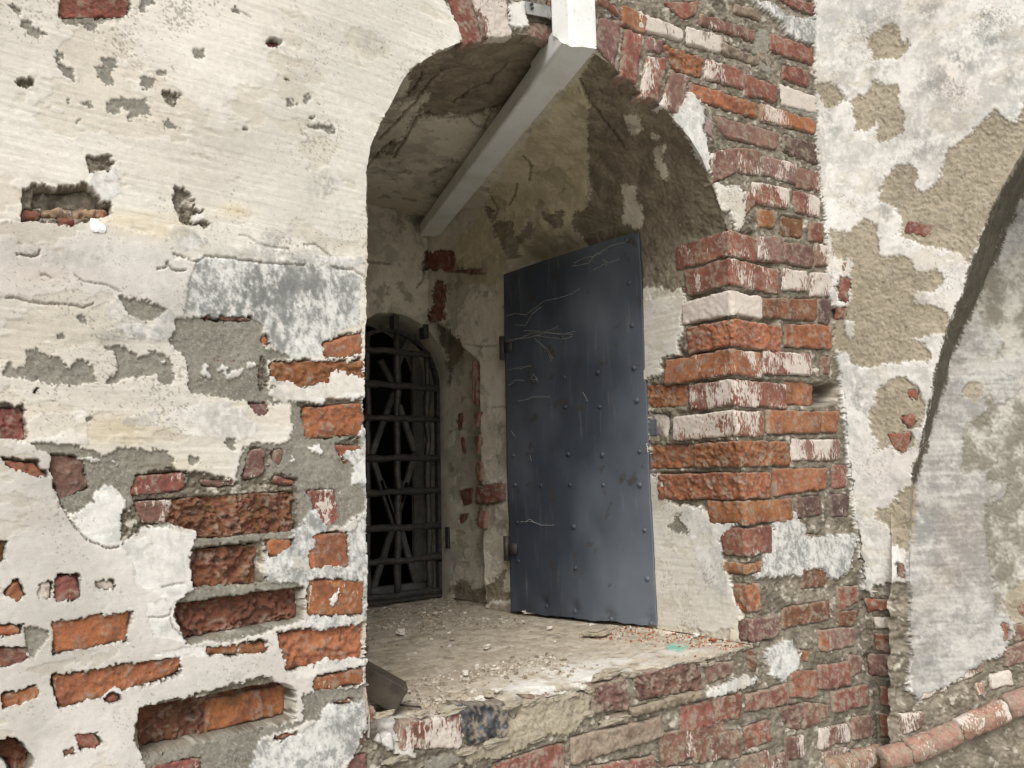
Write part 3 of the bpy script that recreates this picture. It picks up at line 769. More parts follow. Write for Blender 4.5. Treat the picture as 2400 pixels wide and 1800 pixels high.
# ------------------------------------------------------------------ materials
def N_(nt, t, **k):
    n = nt.nodes.new(t)
    for a, b in k.items(): setattr(n, a, b)
    return n
def surface_mat(name, rough=.9, bumps=((900, .35, .0004), (260, .5, .0009)), tint=(.86, 1.12), spec=.25, streak=0, attr='Col', colr=None, wash=False):
    m = bpy.data.materials.new(name); m.use_nodes = True; nt = m.node_tree; nt.nodes.clear(); L = nt.links.new
    out = N_(nt, 'ShaderNodeOutputMaterial'); bs = N_(nt, 'ShaderNodeBsdfPrincipled'); L(bs.outputs[0], out.inputs[0])
    bs.inputs['Roughness'].default_value = rough; bs.inputs['Specular IOR Level'].default_value = spec
    tc = N_(nt, 'ShaderNodeNewGeometry').outputs['Position'] if colr is None or True else None
    if colr is None:
        c = N_(nt, 'ShaderNodeAttribute', attribute_name=attr).outputs['Color']
    else:
        r = N_(nt, 'ShaderNodeRGB'); r.outputs[0].default_value = (*colr, 1); c = r.outputs[0]
    def noise(sc, det=3, v=None):
        n = N_(nt, 'ShaderNodeTexNoise'); n.inputs['Scale'].default_value = sc; n.inputs['Detail'].default_value = det; n.inputs['Roughness'].default_value = .6
        L(v if v is not None else tc, n.inputs['Vector']); return n.outputs['Fac']
    def rng_(v, a, b, c_, d, st='LINEAR'):
        n = N_(nt, 'ShaderNodeMapRange'); n.interpolation_type = st
        for i, q in enumerate((a, b, c_, d)): n.inputs[i+1].default_value = q
        L(v, n.inputs[0]); return n.outputs[0]
    def mul(a, b):
        n = N_(nt, 'ShaderNodeVectorMath', operation='SCALE'); L(a, n.inputs[0]); L(b, n.inputs['Scale']); return n.outputs[0]
    c = mul(c, rng_(noise(700, 4), .3, .7, tint[0], tint[1]))
    c = mul(c, rng_(noise(90, 4), .3, .7, 1-(1-tint[0])*.7, 1+(tint[1]-1)*.7))
    if wash:   # remains of whitewash clinging to the face
        wa = N_(nt, 'ShaderNodeAttribute', attribute_name='wash').outputs['Fac']
        mp = N_(nt, 'ShaderNodeVectorMath', operation='MULTIPLY'); L(tc, mp.inputs[0]); mp.inputs[1].default_value = (1, 1, .35)
        n1 = noise(160, 5, mp.outputs[0]); ad = N_(nt, 'ShaderNodeMath', operation='ADD'); L(wa, ad.inputs[0]); L(n1, ad.inputs[1])
        f_ = rng_(ad.outputs[0], .98, 1.10, 0, .92, 'SMOOTHSTEP')
        mx = N_(nt, 'ShaderNodeMix', data_type='RGBA'); L(f_, mx.inputs[0]); L(c, mx.inputs[6])
        wc = N_(nt, 'ShaderNodeMix', data_type='RGBA'); L(noise(40, 3), wc.inputs[0]); wc.inputs[6].default_value = (.66, .62, .56, 1); wc.inputs[7].default_value = (.44, .37, .31, 1)
        L(wc.outputs[2], mx.inputs[7]); c = mx.outputs[2]
    L(c, bs.inputs['Base Color'])
    nrm = None
    for sc, stg, dist in bumps:
        b = N_(nt, 'ShaderNodeBump'); b.inputs['Strength'].default_value = stg; b.inputs['Distance'].default_value = dist
        L(noise(sc, 3), b.inputs['Height'])
        if nrm: L(nrm, b.inputs['Normal'])
        nrm = b.outputs[0]
    if streak:
        mp = N_(nt, 'ShaderNodeVectorMath', operation='MULTIPLY'); L(tc, mp.inputs[0]); mp.inputs[1].default_value = (.07, .07, 1)
        b = N_(nt, 'ShaderNodeBump'); b.inputs['Strength'].default_value = .5; b.inputs['Distance'].default_value = streak
        L(noise(380, 5, mp.outputs[0]), b.inputs['Height']); L(nrm, b.inputs['Normal']); nrm = b.outputs[0]
    L(nrm, bs.inputs['Normal'])
    return m
M_PL = surface_mat('lime_plaster', bumps=((1100, .3, .0004), (300, .5, .0010)), tint=(.90, 1.06), streak=.0007)
M_MO = surface_mat('old_mortar', bumps=((900, .6, .0009), (260, .8, .0022)), tint=(.75, 1.2))
M_BR = surface_mat('fired_brick', bumps=((900, .6, .0008), (230, .8, .0018), (90, .4, .0015)), tint=(.70, 1.22), wash=True)

def build_sheet(P, Nn, parent, keep=None, taper=None, pname='plaster', mname='mortar', single=None, xmin=None):
    ny, nx = P.shape[:2]; Pf = P.reshape(-1, 3); Nf = Nn.reshape(-1, 3)
    h, c, kd = evalsurf(Pf, xmin)
    V = Pf+Nf*h[:, None]
    I = np.arange(ny*nx).reshape(ny, nx)
    Fq = np.stack([I[:-1, :-1], I[:-1, 1:], I[1:, 1:], I[1:, :-1]], -1).reshape(-1, 4)
    if keep is not None: Fq = Fq[keep.ravel()]
    fk = kd[Fq[:, 0]] == 0
    outs = []
    for nm_, sel, mt in ((pname, ~fk, M_PL), (mname, fk, M_MO)):
        if single: sel = np.ones(len(Fq), bool); nm_ = single; mt = M_PL
        f = Fq[sel]
        if len(f) == 0: continue
        u, inv = np.unique(f, return_inverse=True)
        outs.append(newmesh(nm_, V[u], inv.reshape(-1, 4), parent, mt, True, {'Col': c[u]}))
        if single: break
    return outs

def polydist(Q, poly, closed=True):
    """distance to an outline, nearest point on it, inside flag, outward-pointing in-plane normal into the opening"""
    n = len(poly); m = n if closed else n-1
    best = np.full(len(Q), 1e9); near = np.zeros_like(Q); ins = np.zeros(len(Q), bool)
    for i in range(m):
        a = poly[i]; b = poly[(i+1) % n]; ab = b-a; L2 = max(ab@ab, 1e-12)
        t = np.clip(((Q-a)@ab)/L2, 0, 1); p = a+t[:, None]*ab; d = np.hypot(*(Q-p).T)
        s_ = d < best; best[s_] = d[s_]; near[s_] = p[s_]
        if a[1] != b[1]:
            ins ^= ((a[1] > Q[:, 1]) != (b[1] > Q[:, 1])) & (Q[:, 0] < (b[0]-a[0])*(Q[:, 1]-a[1])/(b[1]-a[1])+a[0])
    if not closed: ins[:] = False
    return best, near, ins
def axis(segs):
    out = [segs[0][0]]
    for a, b, st in segs:
        k = max(1, int(round((b-a)/st))); out += list(np.linspace(a, b, k+1)[1:])
    return np.array(out)
def cut_sheet(P, uv, opening, N0, in3d, blend=.012):
    """cut an opening out of a sheet: vertices just inside are moved onto the outline, normals lean round the arris.
       in3d maps an in-plane 2-D direction to 3-D"""
    sh = P.shape[:2]; Q = uv.reshape(-1, 2)
    d, near, ins = polydist(Q, opening)
    I2 = ins.reshape(sh)
    keep = ~(I2[:-1, :-1] & I2[:-1, 1:] & I2[1:, 1:] & I2[1:, :-1])
    # a quad touches the outside: pull its inside corners to the outline
    used = np.zeros(sh, bool)
    for a, b in ((0, 0), (0, 1), (1, 0), (1, 1)):
        used[a:sh[0]-1+a, b:sh[1]-1+b] |= keep
    mv = (used & I2).ravel()
    Q2 = Q.copy(); Q2[mv] = near[mv]
    dirn = near-Q; dirn[ins] *= -1; ln = np.maximum(np.hypot(*dirn.T), 1e-9)
    dirn /= ln[:, None]
    dd = np.where(mv, 0, d)
    # direction for vertices on the outline: use the offset from where they came
    wgt = np.clip(1-dd/blend, 0, 1)
    Nn = N0[None]+in3d(dirn)*wgt[:, None]
    return Q2.reshape(*sh, 2), Nn.reshape(*sh, 3), keep

# ------------------------------------------------------------------ the wall with the arched opening
wall = empty('brick_wall', 'old brick wall with peeling cream limewash around the deep arched niche', 'wall'); wall['kind'] = 'thing'
side = empty('return_wall', 'projecting mottled grey and tan wall with a curved recess on the right of the niche', 'wall', (2.7, 0, 0)); side['kind'] = 'thing'
side_inv = Matrix.Translation((-2.7, 0, 0))
xs = axis([(-1500, -600, 34), (-600, -40, 9), (-40, 880, 2.7), (880, 1120, 2.7), (1120, 2130, 2.6)])
ys = axis([(-1500, -600, 34), (-600, -30, 9), (-30, 1830, 2.7), (1830, 2300, 9), (2300, 4200, 40)])
X_, Y_ = np.meshgrid(xs, ys)
PA = hit(np.stack([X_.ravel(), Y_.ravel()], 1), (0, 0, 0), (0, 1, 0)).reshape(*X_.shape, 3)
PA[..., 2] = np.maximum(PA[..., 2], -.05)
in3A = lambda d: np.stack([d[:, 0], 0*d[:, 0], d[:, 1]], 1)
uv2, NA, keepA = cut_sheet(PA, PA[..., [0, 2]], OPEN, np.array([0, -1.0, 0]), in3A)
PA = np.stack([uv2[..., 0], 0*uv2[..., 0], uv2[..., 1]], -1)
build_sheet(PA, NA, wall, keepA)

# the niche: jambs and vault, lofted from the arch outline to the square back
AL = np.concatenate([[0], np.cumsum(np.hypot(*np.diff(OPEN, axis=0).T))])
ctrl = np.array([[.832, 1.132, .95, 1.132], [.829, 2.25, .95, 2.55], [.921, 2.478, .955, 2.75], [1.078, 2.617, 1.05, 2.785], [1.353, 2.727, 1.4, 2.79],
                 [1.685, 2.688, 1.8, 2.785], [1.966, 2.556, 1.975, 2.775], [2.048, 2.415, 2.0, 2.70], [2.082, 2.355, 2.0, 2.60], [2.087, 1.132, 2.0, 1.132]])
cs = np.array([AL[np.argmin(np.hypot(*(OPEN-c_[:2]).T))] for c_ in ctrl])
def front(s): return np.stack([np.interp(s, AL, OPEN[:, 0]), np.interp(s, AL, OPEN[:, 1])], -1)
def back(s): return np.stack([np.interp(s, cs, ctrl[:, 2]), np.interp(s, cs, ctrl[:, 3])], -1)
YB = 1.5
def niche_pt(s, y):
    f_ = front(s); b_ = back(s); t = (y/YB)[..., None]
    p = f_*(1-t)+b_*t
    jamb = sm(1.9, 1.98, p[..., 0])
    p[..., 0] += jamb*.12*np.where(y < .95, y/.95, np.clip((.99-y)/.04, 0, 1))*sm(2.58, 2.47, p[..., 1])
    zl = np.interp(y, [1.19, 1.5], [2.10, 2.33])
    p[..., 0] += jamb*.10*sm(1.165, 1.205, y)*sm(.015, -.03, p[..., 1]-zl)
    return np.stack([p[..., 0], y, p[..., 1]], -1)
iL = cs[1]
ss = axis([(0, iL*.85, .04), (iL*.85, AL[-1], .0034)])
yy = axis([(0, .012, .003), (.012, .5, .0034), (.5, YB, .0052)])
S_, Yg = np.meshgrid(ss, yy)
PV = niche_pt(S_, Yg)
dS = np.gradient(PV, axis=1); dY = np.gradient(PV, axis=0)
NV = np.cross(dY, dS); NV /= np.maximum(np.linalg.norm(NV, axis=-1, keepdims=True), 1e-9)
if (NV[5, len(ss)//2] @ np.array([0, 0, -1.0])) < 0: NV = -NV
# along the arris take the outline's own in-plane normal so both sheets meet
w0 = np.clip(1-Yg/.012, 0, 1)[..., None]
NV = NV+w0*np.array([0, -1.0, 0])
build_sheet(PV, NV, wall, single='vault', xmin=885)

# back wall of the niche, with the arched grille opening
GC, GR, GS = 1.83, .272, 2.055
ang = np.linspace(math.pi, 0, 25)
GOP = np.vstack([[GC-GR, 1.10], np.stack([GC+GR*np.cos(ang), GS+GR*np.sin(ang)], 1), [GC+GR, 1.10]])
xb = axis([(.9, 1.55, .05), (1.55, 2.16, .0052)]); zb = axis([(1.09, 2.9, .0052)])
Xb, Zb = np.meshgrid(xb, zb); PBk = np.stack([Xb, 0*Xb+YB, Zb], -1)
q2, NB_, kp = cut_sheet(PBk, PBk[..., [0, 2]], GOP, np.array([0, -1.0, 0]), in3A)
PBk = np.stack([q2[..., 0], 0*q2[..., 0]+YB, q2[..., 1]], -1)
build_sheet(PBk, NB_, wall, kp, single='niche_back')
# tunnel through to the dark room
gl = np.concatenate([[0], np.cumsum(np.hypot(*np.diff(GOP, axis=0).T))]); sg = axis([(0, gl[-1], .02)])
Sg, Yt = np.meshgrid(sg, axis([(YB, YB+.28, .02)]))
PT = np.stack([np.interp(Sg, gl, GOP[:, 0]), Yt, np.interp(Sg, gl, GOP[:, 1])], -1)
NT = np.zeros_like(PT); cx = PT-np.array([GC, 0, 1.9]); cx[..., 1] = 0; NT = -cx/np.linalg.norm(cx, axis=-1, keepdims=True)
build_sheet(PT, NT, wall, single='opening_reveal')

# sill
xsill = axis([(.82, 2.17, .0042)]); ysill = axis([(0, .012, .003), (.012, .8, .0045), (.8, 1.78, .008)])
Xs, Ysl = np.meshgrid(xsill, ysill); PS = np.stack([Xs, Ysl, 0*Xs+SILL], -1)
NS = np.zeros_like(PS); NS[..., 2] = 1; NS[..., 1] = -np.clip(1-Ysl/.012, 0, 1)
build_sheet(PS, NS, wall, single='sill')

# ------------------------------------------------------------------ the return wall and its curved recess
UB = np.array([.26, -.966, 0]); UB /= np.linalg.norm(UB); NBn = np.array([-.966, -.26, 0]); NBn /= np.linalg.norm(NBn)
def xc(z): return np.interp(z, [1.0, 1.4, 1.75], [2.768, 2.73, 2.70])
def hitB(xy):
    P = hit(xy, (2.70, 0, 0), NBn)
    for _ in range(3):
        d = rays(xy); p0 = np.stack([xc(P[:, 2]), 0*P[:, 0], 0*P[:, 0]], 1)
        t = ((p0-EYE)@NBn)/(d@NBn); P = EYE+d*t[:, None]
    return P
ARCB = pts("2640,150 2500,240 2400,354 2346,448 2310,529 2265,667 2216,779 2184,926 2160,1030 2135,1129 2131,1275 2129,1369 2132,1532 2140,1660 2150,2200", '0')
EB = hitB(ARCB)
def tB(P): return (P-np.stack([xc(P[..., 2]), 0*P[..., 0], 0*P[..., 0]], -1))@UB
OB = np.stack([tB(EB), EB[:, 2]], 1)
OBp = np.vstack([OB, [2.5, -3], [2.5, OB[0, 1]+1.5]])
xs = axis([(1870, 2420, 2.8), (2420, 2760, 14)]); ys = axis([(-1500, -500, 40), (-500, -30, 9), (-30, 1830, 2.8), (1830, 2200, 9), (2200, 3200, 40)])
X_, Y_ = np.meshgrid(xs, ys)
PB = hitB(np.stack([X_.ravel(), Y_.ravel()], 1)).reshape(*X_.shape, 3)
uvB = np.stack([tB(PB), PB[..., 2]], -1)
in3B = lambda d: np.outer(d[:, 0], UB)+np.outer(d[:, 1], (0, 0, 1.0))
q2, NBs, kp = cut_sheet(PB, uvB, OBp, NBn, in3B)
def fromB(t, z): return np.stack([xc(z)+t*UB[0], t*UB[1], z], -1)
PB = fromB(q2[..., 0], q2[..., 1])
build_sheet(PB, NBs, side, kp)
UC = np.array([.866, -.5, 0]); NC = np.array([-.5, -.866, 0])
e0 = hitB(np.array([[2131, 1275.]]))[0]; OC = e0-NBn*.035
def hitC(xy): return hit(xy, OC, NC)
xs = axis([(2090, 2420, 2.8), (2420, 3000, 16)]); ys = axis([(-600, -30, 40), (-30, 1830, 2.8), (1830, 3200, 40)])
X_, Y_ = np.meshgrid(xs, ys)
PC = hitC(np.stack([X_.ravel(), Y_.ravel()], 1)).reshape(*X_.shape, 3)
build_sheet(PC, np.broadcast_to(NC, PC.shape).copy(), side)
# thickness of the return wall round the recess
nb = 400; tt = np.linspace(0, 1, nb)*(len(EB)-1); EBd = np.stack([np.interp(tt, np.arange(len(EB)), OB[:, k]) for k in (0, 1)], 1); E3 = fromB(EBd[:, 0], EBd[:, 1])
dpt = np.maximum(((OC-E3)@NC)/((-NBn)@NC), .02)
kk = np.linspace(0, 1, 40)
PBd = E3[None]+(-NBn)[None, None]*(dpt[None, :, None]*kk[:, None, None])
dSb = np.gradient(PBd, axis=1); NBd = np.cross(dSb, np.broadcast_to(NBn, dSb.shape)); NBd /= np.maximum(np.linalg.norm(NBd, axis=-1, keepdims=True), 1e-9)
if NBd[3, 120] @ np.array([.6, -.5, -.5]) < 0: NBd = -NBd
NBd = NBd+np.clip(1-kk[:, None, None]*dpt[None, :, None]/.012, 0, 1)*NBn
BAND = (PBd, NBd)
build_sheet(BAND[0], BAND[1], side, single='recess_edge')

# ------------------------------------------------------------------ bricks
BC = {'o': ((.34, .135, .062), (.235, .09, .046)), 'q': ((.38, .22, .16), (.28, .165, .12)), 'r': ((.26, .098, .068), (.19, .074, .054)), 'p': ((.215, .118, .092), (.155, .082, .066)),
      'b': ((.20, .085, .045), (.125, .056, .032)), 'k': ((.30, .245, .195), (.21, .155, .12)), 'd': ((.12, .075, .063), (.08, .05, .045)),
      'w': ((.45, .22, .15), (.50, .40, .32)), 's': ((.22, .19, .16), (.17, .13, .105)), 't': ((.36, .28, .19), (.28, .13, .08)),
      'z': ((.035, .038, .042), (.16, .17, .18))}
def brick_sheet(P, Nn, off, rough, wash, kcol, parent, name='brick', back=.045, edge=.006, uvm=None, corner_cut=.010):
    """P, Nn: base grid over the brick's outer faces; edges rounded over and carried back into the wall"""
    ny, nx = P.shape[:2]; Pf = P.reshape(-1, 3); Nf = Nn.reshape(-1, 3)
    seed = int(abs(Pf[0, 0]*7919+Pf[0, 2]*104729)*1000) % 997
    # distance to the outline of the sheet in metres
    du = np.concatenate([np.zeros((ny, 1)), np.cumsum(np.linalg.norm(np.diff(P, axis=1), axis=-1), 1)], 1)
    dv = np.concatenate([np.zeros((1, nx)), np.cumsum(np.linalg.norm(np.diff(P, axis=0), axis=-1), 0)], 0)
    du2 = du[:, -1:]-du; dv2 = dv[-1:]-dv
    eu = np.minimum(du, du2); ev = np.minimum(dv, dv2)
    # rounded corners in plan: distance to a rounded rectangle
    r = corner_cut; a = np.maximum(r-eu, 0); b = np.maximum(r-ev, 0)
    e = np.where((eu < r) & (ev < r), r-np.hypot(a, b), np.minimum(eu, ev)).ravel()
    n1 = fbm(Pf, 55, 4, 50+seed % 40); n2 = fbm(Pf, 170, 3, 51); n3 = fbm(Pf, 18, 3, 52+seed % 30)
    e = e+.0036*n1+.0014*n2
    q = np.clip(1-e/edge, 0, 1.6)
    h = off-edge*.9*np.where(q < 1, 1-np.sqrt(np.maximum(1-q*q, 0)), 1+(q-1)*1.5)
    rg = 1-2.4*np.abs(fbm(Pf, 32, 4, 56+seed % 20, .6)); h += rough*(.55*n3+(.35*n1+.45*rg)*(.35+.65*min(1, rough/.004))+.35*n2)+.0004*n2
    if rough > .0045:   # spalled face: ledges
        lv = n3*1.3+n1*.7; h += -rough*.9*sm(.05, .22, lv)+rough*.5*sm(-.35, -.2, lv)
    h = np.clip(h, off-.02, None)
    wb = np.stack([fbm(Pf, 24, 2, 53), fbm(Pf, 24, 2, 54), fbm(Pf, 24, 2, 55)], 1)*.0032; wb -= Nf*(wb*Nf).sum(1)[:, None]
    V = (Pf+wb+Nf*h[:, None]).reshape(ny, nx, 3)
    bx, by = proj(Pf[:1]); smear = .38 if (by[0] > 1260 and bx[0] > 860) else (.24 if bx[0] > 860 else 0.06)
    (c1, c2) = BC[kcol]; t = sm(-.5, .5, n3+.45*n1)
    c = lerp(np.array([c1], f4), np.array([c2], f4), t)
    g = rng.uniform(.86, 1.12); c = c*g*np.array([1, rng.uniform(.93, 1.07), rng.uniform(.9, 1.1)])
    c = lerp(c, np.array([[.30, .25, .19]], f4), sm(.2, .85, n2*.7+.7*n1+np.clip(.6-e/.009, 0, 1)*.9+smear)*(.5+smear*.9))       # mortar smeared on the rims
    c = lerp(c, np.array([[.07, .05, .04]], f4), sm(.25, .8, -n1+.5*n2)*.5)
    wv = fbm(Pf, (16, 16, 11), 3, 60+seed % 25)
    ws = np.clip(wash*.98+.30*wv*(wash > .08)-.02, 0, 1.2)
    if kcol in 'ko' or wash > .5: ws = ws+0
    # skirt
    Vg = V; Ng = Nn
    rows = [Vg]
    top = Vg[0]-Ng[0]*back; bot = Vg[-1]-Ng[-1]*back
    G = np.concatenate([top[None], Vg, bot[None]], 0); Gn = np.concatenate([Ng[:1], Ng, Ng[-1:]], 0)
    lf = G[:, :1]-Gn[:, :1]*back; rt = G[:, -1:]-Gn[:, -1:]*back
    lf[[0, -1]] = G[[0, -1], :1]; rt[[0, -1]] = G[[0, -1], -1:]
    G = np.concatenate([lf, G, rt], 1)
    cc = np.pad(c.reshape(ny, nx, 3), ((1, 1), (1, 1), (0, 0)), mode='edge').reshape(-1, 3); wp = np.pad(ws.reshape(ny, nx), 1, mode='edge').ravel()
    I = np.arange((ny+2)*(nx+2)).reshape(ny+2, nx+2)
    Fq = np.stack([I[:-1, :-1], I[:-1, 1:], I[1:, 1:], I[1:, :-1]], -1).reshape(-1, 4)
    # fac. outward
    return newmesh(name, G.reshape(-1, 3), Fq, parent, M_BR, True, {'Col': np.clip(cc, .01, .9), 'wash': wp})

RD = np.array([.065, .95, 0]); RD /= np.linalg.norm(RD); RN = np.array([-RD[1], RD[0], 0])
planes = {'A': (lambda xy: hit(xy, (0, 0, 0), (0, 1, 0)), np.array([0, -1.0, 0]), wall),
          'R': (lambda xy: hit(xy, (2.087, 0, 0), RN), RN, wall),
          'R2': (lambda xy: hit(xy, (2.004, 1.19, 0), (1, 0, 0)), np.array([-1.0, 0, 0]), wall),
          'M': (lambda xy: hit(xy, (2.101, 0, 0), (1, 0, 0)), np.array([-1.0, 0, 0]), wall),
          'W': (lambda xy: hit(xy, (0, YB, 0), (0, 1, 0)), np.array([0, -1.0, 0]), wall),
          'B': (hitB, NBn, side), 'C': (hitC, NC, side)}
def local(P, parent):
    return P-np.array([2.7, 0, 0]) if parent is side else P
for pl, kc, off, rough, wash, Q in bricks:
    fn, nn, par = planes[pl]
    c4 = fn(Q)
    w_ = .5*(np.linalg.norm(Q[1]-Q[0])+np.linalg.norm(Q[2]-Q[3])); h_ = .5*(np.linalg.norm(Q[3]-Q[0])+np.linalg.norm(Q[2]-Q[1]))
    nx = int(np.clip(w_/2.8, 6, 140)); ny = int(np.clip(h_/2.8, 6, 60))
    s, t = np.meshgrid(np.linspace(0, 1, nx), np.linspace(0, 1, ny))
    P = ((1-s)*(1-t))[..., None]*c4[0]+(s*(1-t))[..., None]*c4[1]+(s*t)[..., None]*c4[2]+((1-s)*t)[..., None]*c4[3]
    ref = off
    brick_sheet(P, np.broadcast_to(nn, P.shape).copy(), ref, rough, wash, kc, par, back=.03)
def xar(z): return np.interp(z, OPEN[::-1][:14, 1], OPEN[::-1][:14, 0])
for kc, off, rough, wash, xl, xa, xr, yt, yb in corners:
    pa = hit(np.array([[xa, yt], [xa, yb]]), (0, 0, 0), (0, 1, 0)); z1, z0 = pa[0, 2], pa[1, 2]; ym = .5*(yt+yb)
    xf = hit(np.array([[xr, ym]]), (0, 0, 0), (0, 1, 0))[0, 0]; yr = hit(np.array([[xl, ym]]), (2.087, 0, 0), RN)[0, 1]
    zz = np.linspace(z1, z0, int(max(8, (yb-yt)/2.8)))
    la = max(yr, .02); lb = max(xf-2.08, .02); rr = rng.uniform(.008, .017)
    d = axis([(-la, -rr, .0042), (-rr, rr, .0022), (rr, lb, .0042)])
    D, Z = np.meshgrid(d, zz); XA = np.interp(Z, ARCH[::-1][:16, 1], ARCH[::-1][:16, 0])
    th = np.clip((D+rr)/(2*rr), 0, 1)*math.pi/2         # 0 on the reveal, 90 deg on the front
    onR = D < -rr; onF = D > rr
    X = np.where(onR, XA+RD[0]*(-D), np.where(onF, XA+D, XA+rr*(1-np.cos(th)))); Yc = np.where(onR, RD[1]*(-D), np.where(onF, 0, rr*(1-np.sin(th))))
    P = np.stack([X, Yc, Z], -1); Nn = np.stack([-np.cos(th), -np.sin(th), 0*th], -1)
    brick_sheet(P, Nn, off, rough, wash, kc, wall, back=.035)

# plain concealed mass so that no daylight leaks into the niche from behind
def box(name, lo, hi, mat, parent=None, kindp=None):
    (a, b, c), (d, e, f_) = lo, hi
    V = [(a, b, c), (d, b, c), (d, e, c), (a, e, c), (a, b, f_), (d, b, f_), (d, e, f_), (a, e, f_)]
    return newmesh(name, np.array(V), np.array([(0, 3, 2, 1), (4, 5, 6, 7), (0, 1, 5, 4), (1, 2, 6, 5), (2, 3, 7, 6), (3, 0, 4, 7)]), parent, mat, False, None, kindp)
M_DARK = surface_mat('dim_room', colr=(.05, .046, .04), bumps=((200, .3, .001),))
def shell(name, faces, mat, parent):
    V = []; Fq = []
    for f_ in faces:
        k = len(V); V += f_; Fq.append((k, k+1, k+2, k+3))
    return newmesh(name, np.array(V, float), np.array(Fq), parent, mat, False)
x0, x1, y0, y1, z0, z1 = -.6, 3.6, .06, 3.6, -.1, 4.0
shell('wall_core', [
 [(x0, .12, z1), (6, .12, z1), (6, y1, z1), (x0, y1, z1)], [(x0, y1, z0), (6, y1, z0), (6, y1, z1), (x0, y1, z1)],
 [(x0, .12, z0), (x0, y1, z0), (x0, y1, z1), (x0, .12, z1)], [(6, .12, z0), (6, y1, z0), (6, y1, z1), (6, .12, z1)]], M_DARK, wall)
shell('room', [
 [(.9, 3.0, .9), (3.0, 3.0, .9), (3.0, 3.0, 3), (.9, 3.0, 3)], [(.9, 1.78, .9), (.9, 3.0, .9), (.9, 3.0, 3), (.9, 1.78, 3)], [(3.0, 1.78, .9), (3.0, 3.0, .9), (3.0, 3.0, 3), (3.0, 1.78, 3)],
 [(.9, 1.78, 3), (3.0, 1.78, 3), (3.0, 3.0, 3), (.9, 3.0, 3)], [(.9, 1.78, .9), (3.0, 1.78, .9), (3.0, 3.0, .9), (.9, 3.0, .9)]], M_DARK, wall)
M_GR = surface_mat('ground_gravel', colr=(.42, .40, .36), bumps=((30, .6, .02), (200, .6, .005)))
newmesh('ground', np.array([(-60, -80, 0), (60, -80, 0), (60, 60, 0), (-60, 60, 0)], float), np.array([(0, 1, 2, 3)]), None, M_GR, False, None, 'structure')

# ------------------------------------------------------------------ small builders for the ironwork and pipe
class MB:
    def __init__(s): s.V = []; s.F = []
    def add(s, V, F):
        k = len(s.V); s.V += [tuple(v) for v in V]; s.F += [tuple(i+k for i in f) for f in F]
    def build(s, name, mat, parent=None, smooth=True, kindp=None, bevel=0, sub=0):
        me = bpy.data.meshes.new(name); me.from_pydata(s.V, [], s.F); me.update()
        if smooth: me.polygons.foreach_set('use_smooth', [True]*len(me.polygons))
        me.materials.append(mat); o = bpy.data.objects.new(name, me); col.objects.link(o)
        if parent: o.parent = parent; o.location = Vector()-parent.location if parent.location.length and False else Vector()
        if kindp: o['kind'] = kindp
        if bevel:
            b = o.modifiers.new('b', 'BEVEL'); b.width = bevel; b.segments = 2; b.limit_method = 'ANGLE'
            me.polygons.foreach_set('use_smooth', [False]*len(me.polygons))
        return o
    def obox(s, c, ax, ay, az, hx, hy, hz):
        c = np.array(c, float); ax, ay, az = [np.array(v, float)/np.linalg.norm(v) for v in (ax, ay, az)]
        V = [c+sx*hx*ax+sy*hy*ay+sz*hz*az for sz in (-1, 1) for sx, sy in ((-1, -1), (1, -1), (1, 1), (-1, 1))]
        s.add(V, [(0, 3, 2, 1), (4, 5, 6, 7), (0, 1, 5, 4), (1, 2, 6, 5), (2, 3, 7, 6), (3, 0, 4, 7)])
    def tube(s, pts_, rad, n=8, cap=True, jit=0):
        pts_ = [np.array(p, float) for p in pts_]; rings = []
        for i, p in enumerate(pts_):
            t = pts_[min(i+1, len(pts_)-1)]-pts_[max(i-1, 0)]; t /= max(np.linalg.norm(t), 1e-9)
            u = np.cross(t, (0, 0, 1.0)); u = u if np.linalg.norm(u) > .1 else np.cross(t, (1.0, 0, 0)); u /= np.linalg.norm(u); v = np.cross(t, u)
            r = rad[i] if hasattr(rad, '__len__') else rad
            r = r*(1+(rng.normal(0, jit) if jit else 0))
            rings.append([p+r*(math.cos(a)*u+math.sin(a)*v) for a in np.linspace(0, 2*math.pi, n, endpoint=False)])
        V = [q for r_ in rings for q in r_]; Fs = []
        for i in range(len(rings)-1):
            for k in range(n): Fs.append((i*n+k, i*n+(k+1) % n, (i+1)*n+(k+1) % n, (i+1)*n+k))
        if cap: Fs += [tuple(range(n))[::-1], tuple((len(rings)-1)*n+k for k in range(n))]
        s.add(V, Fs)
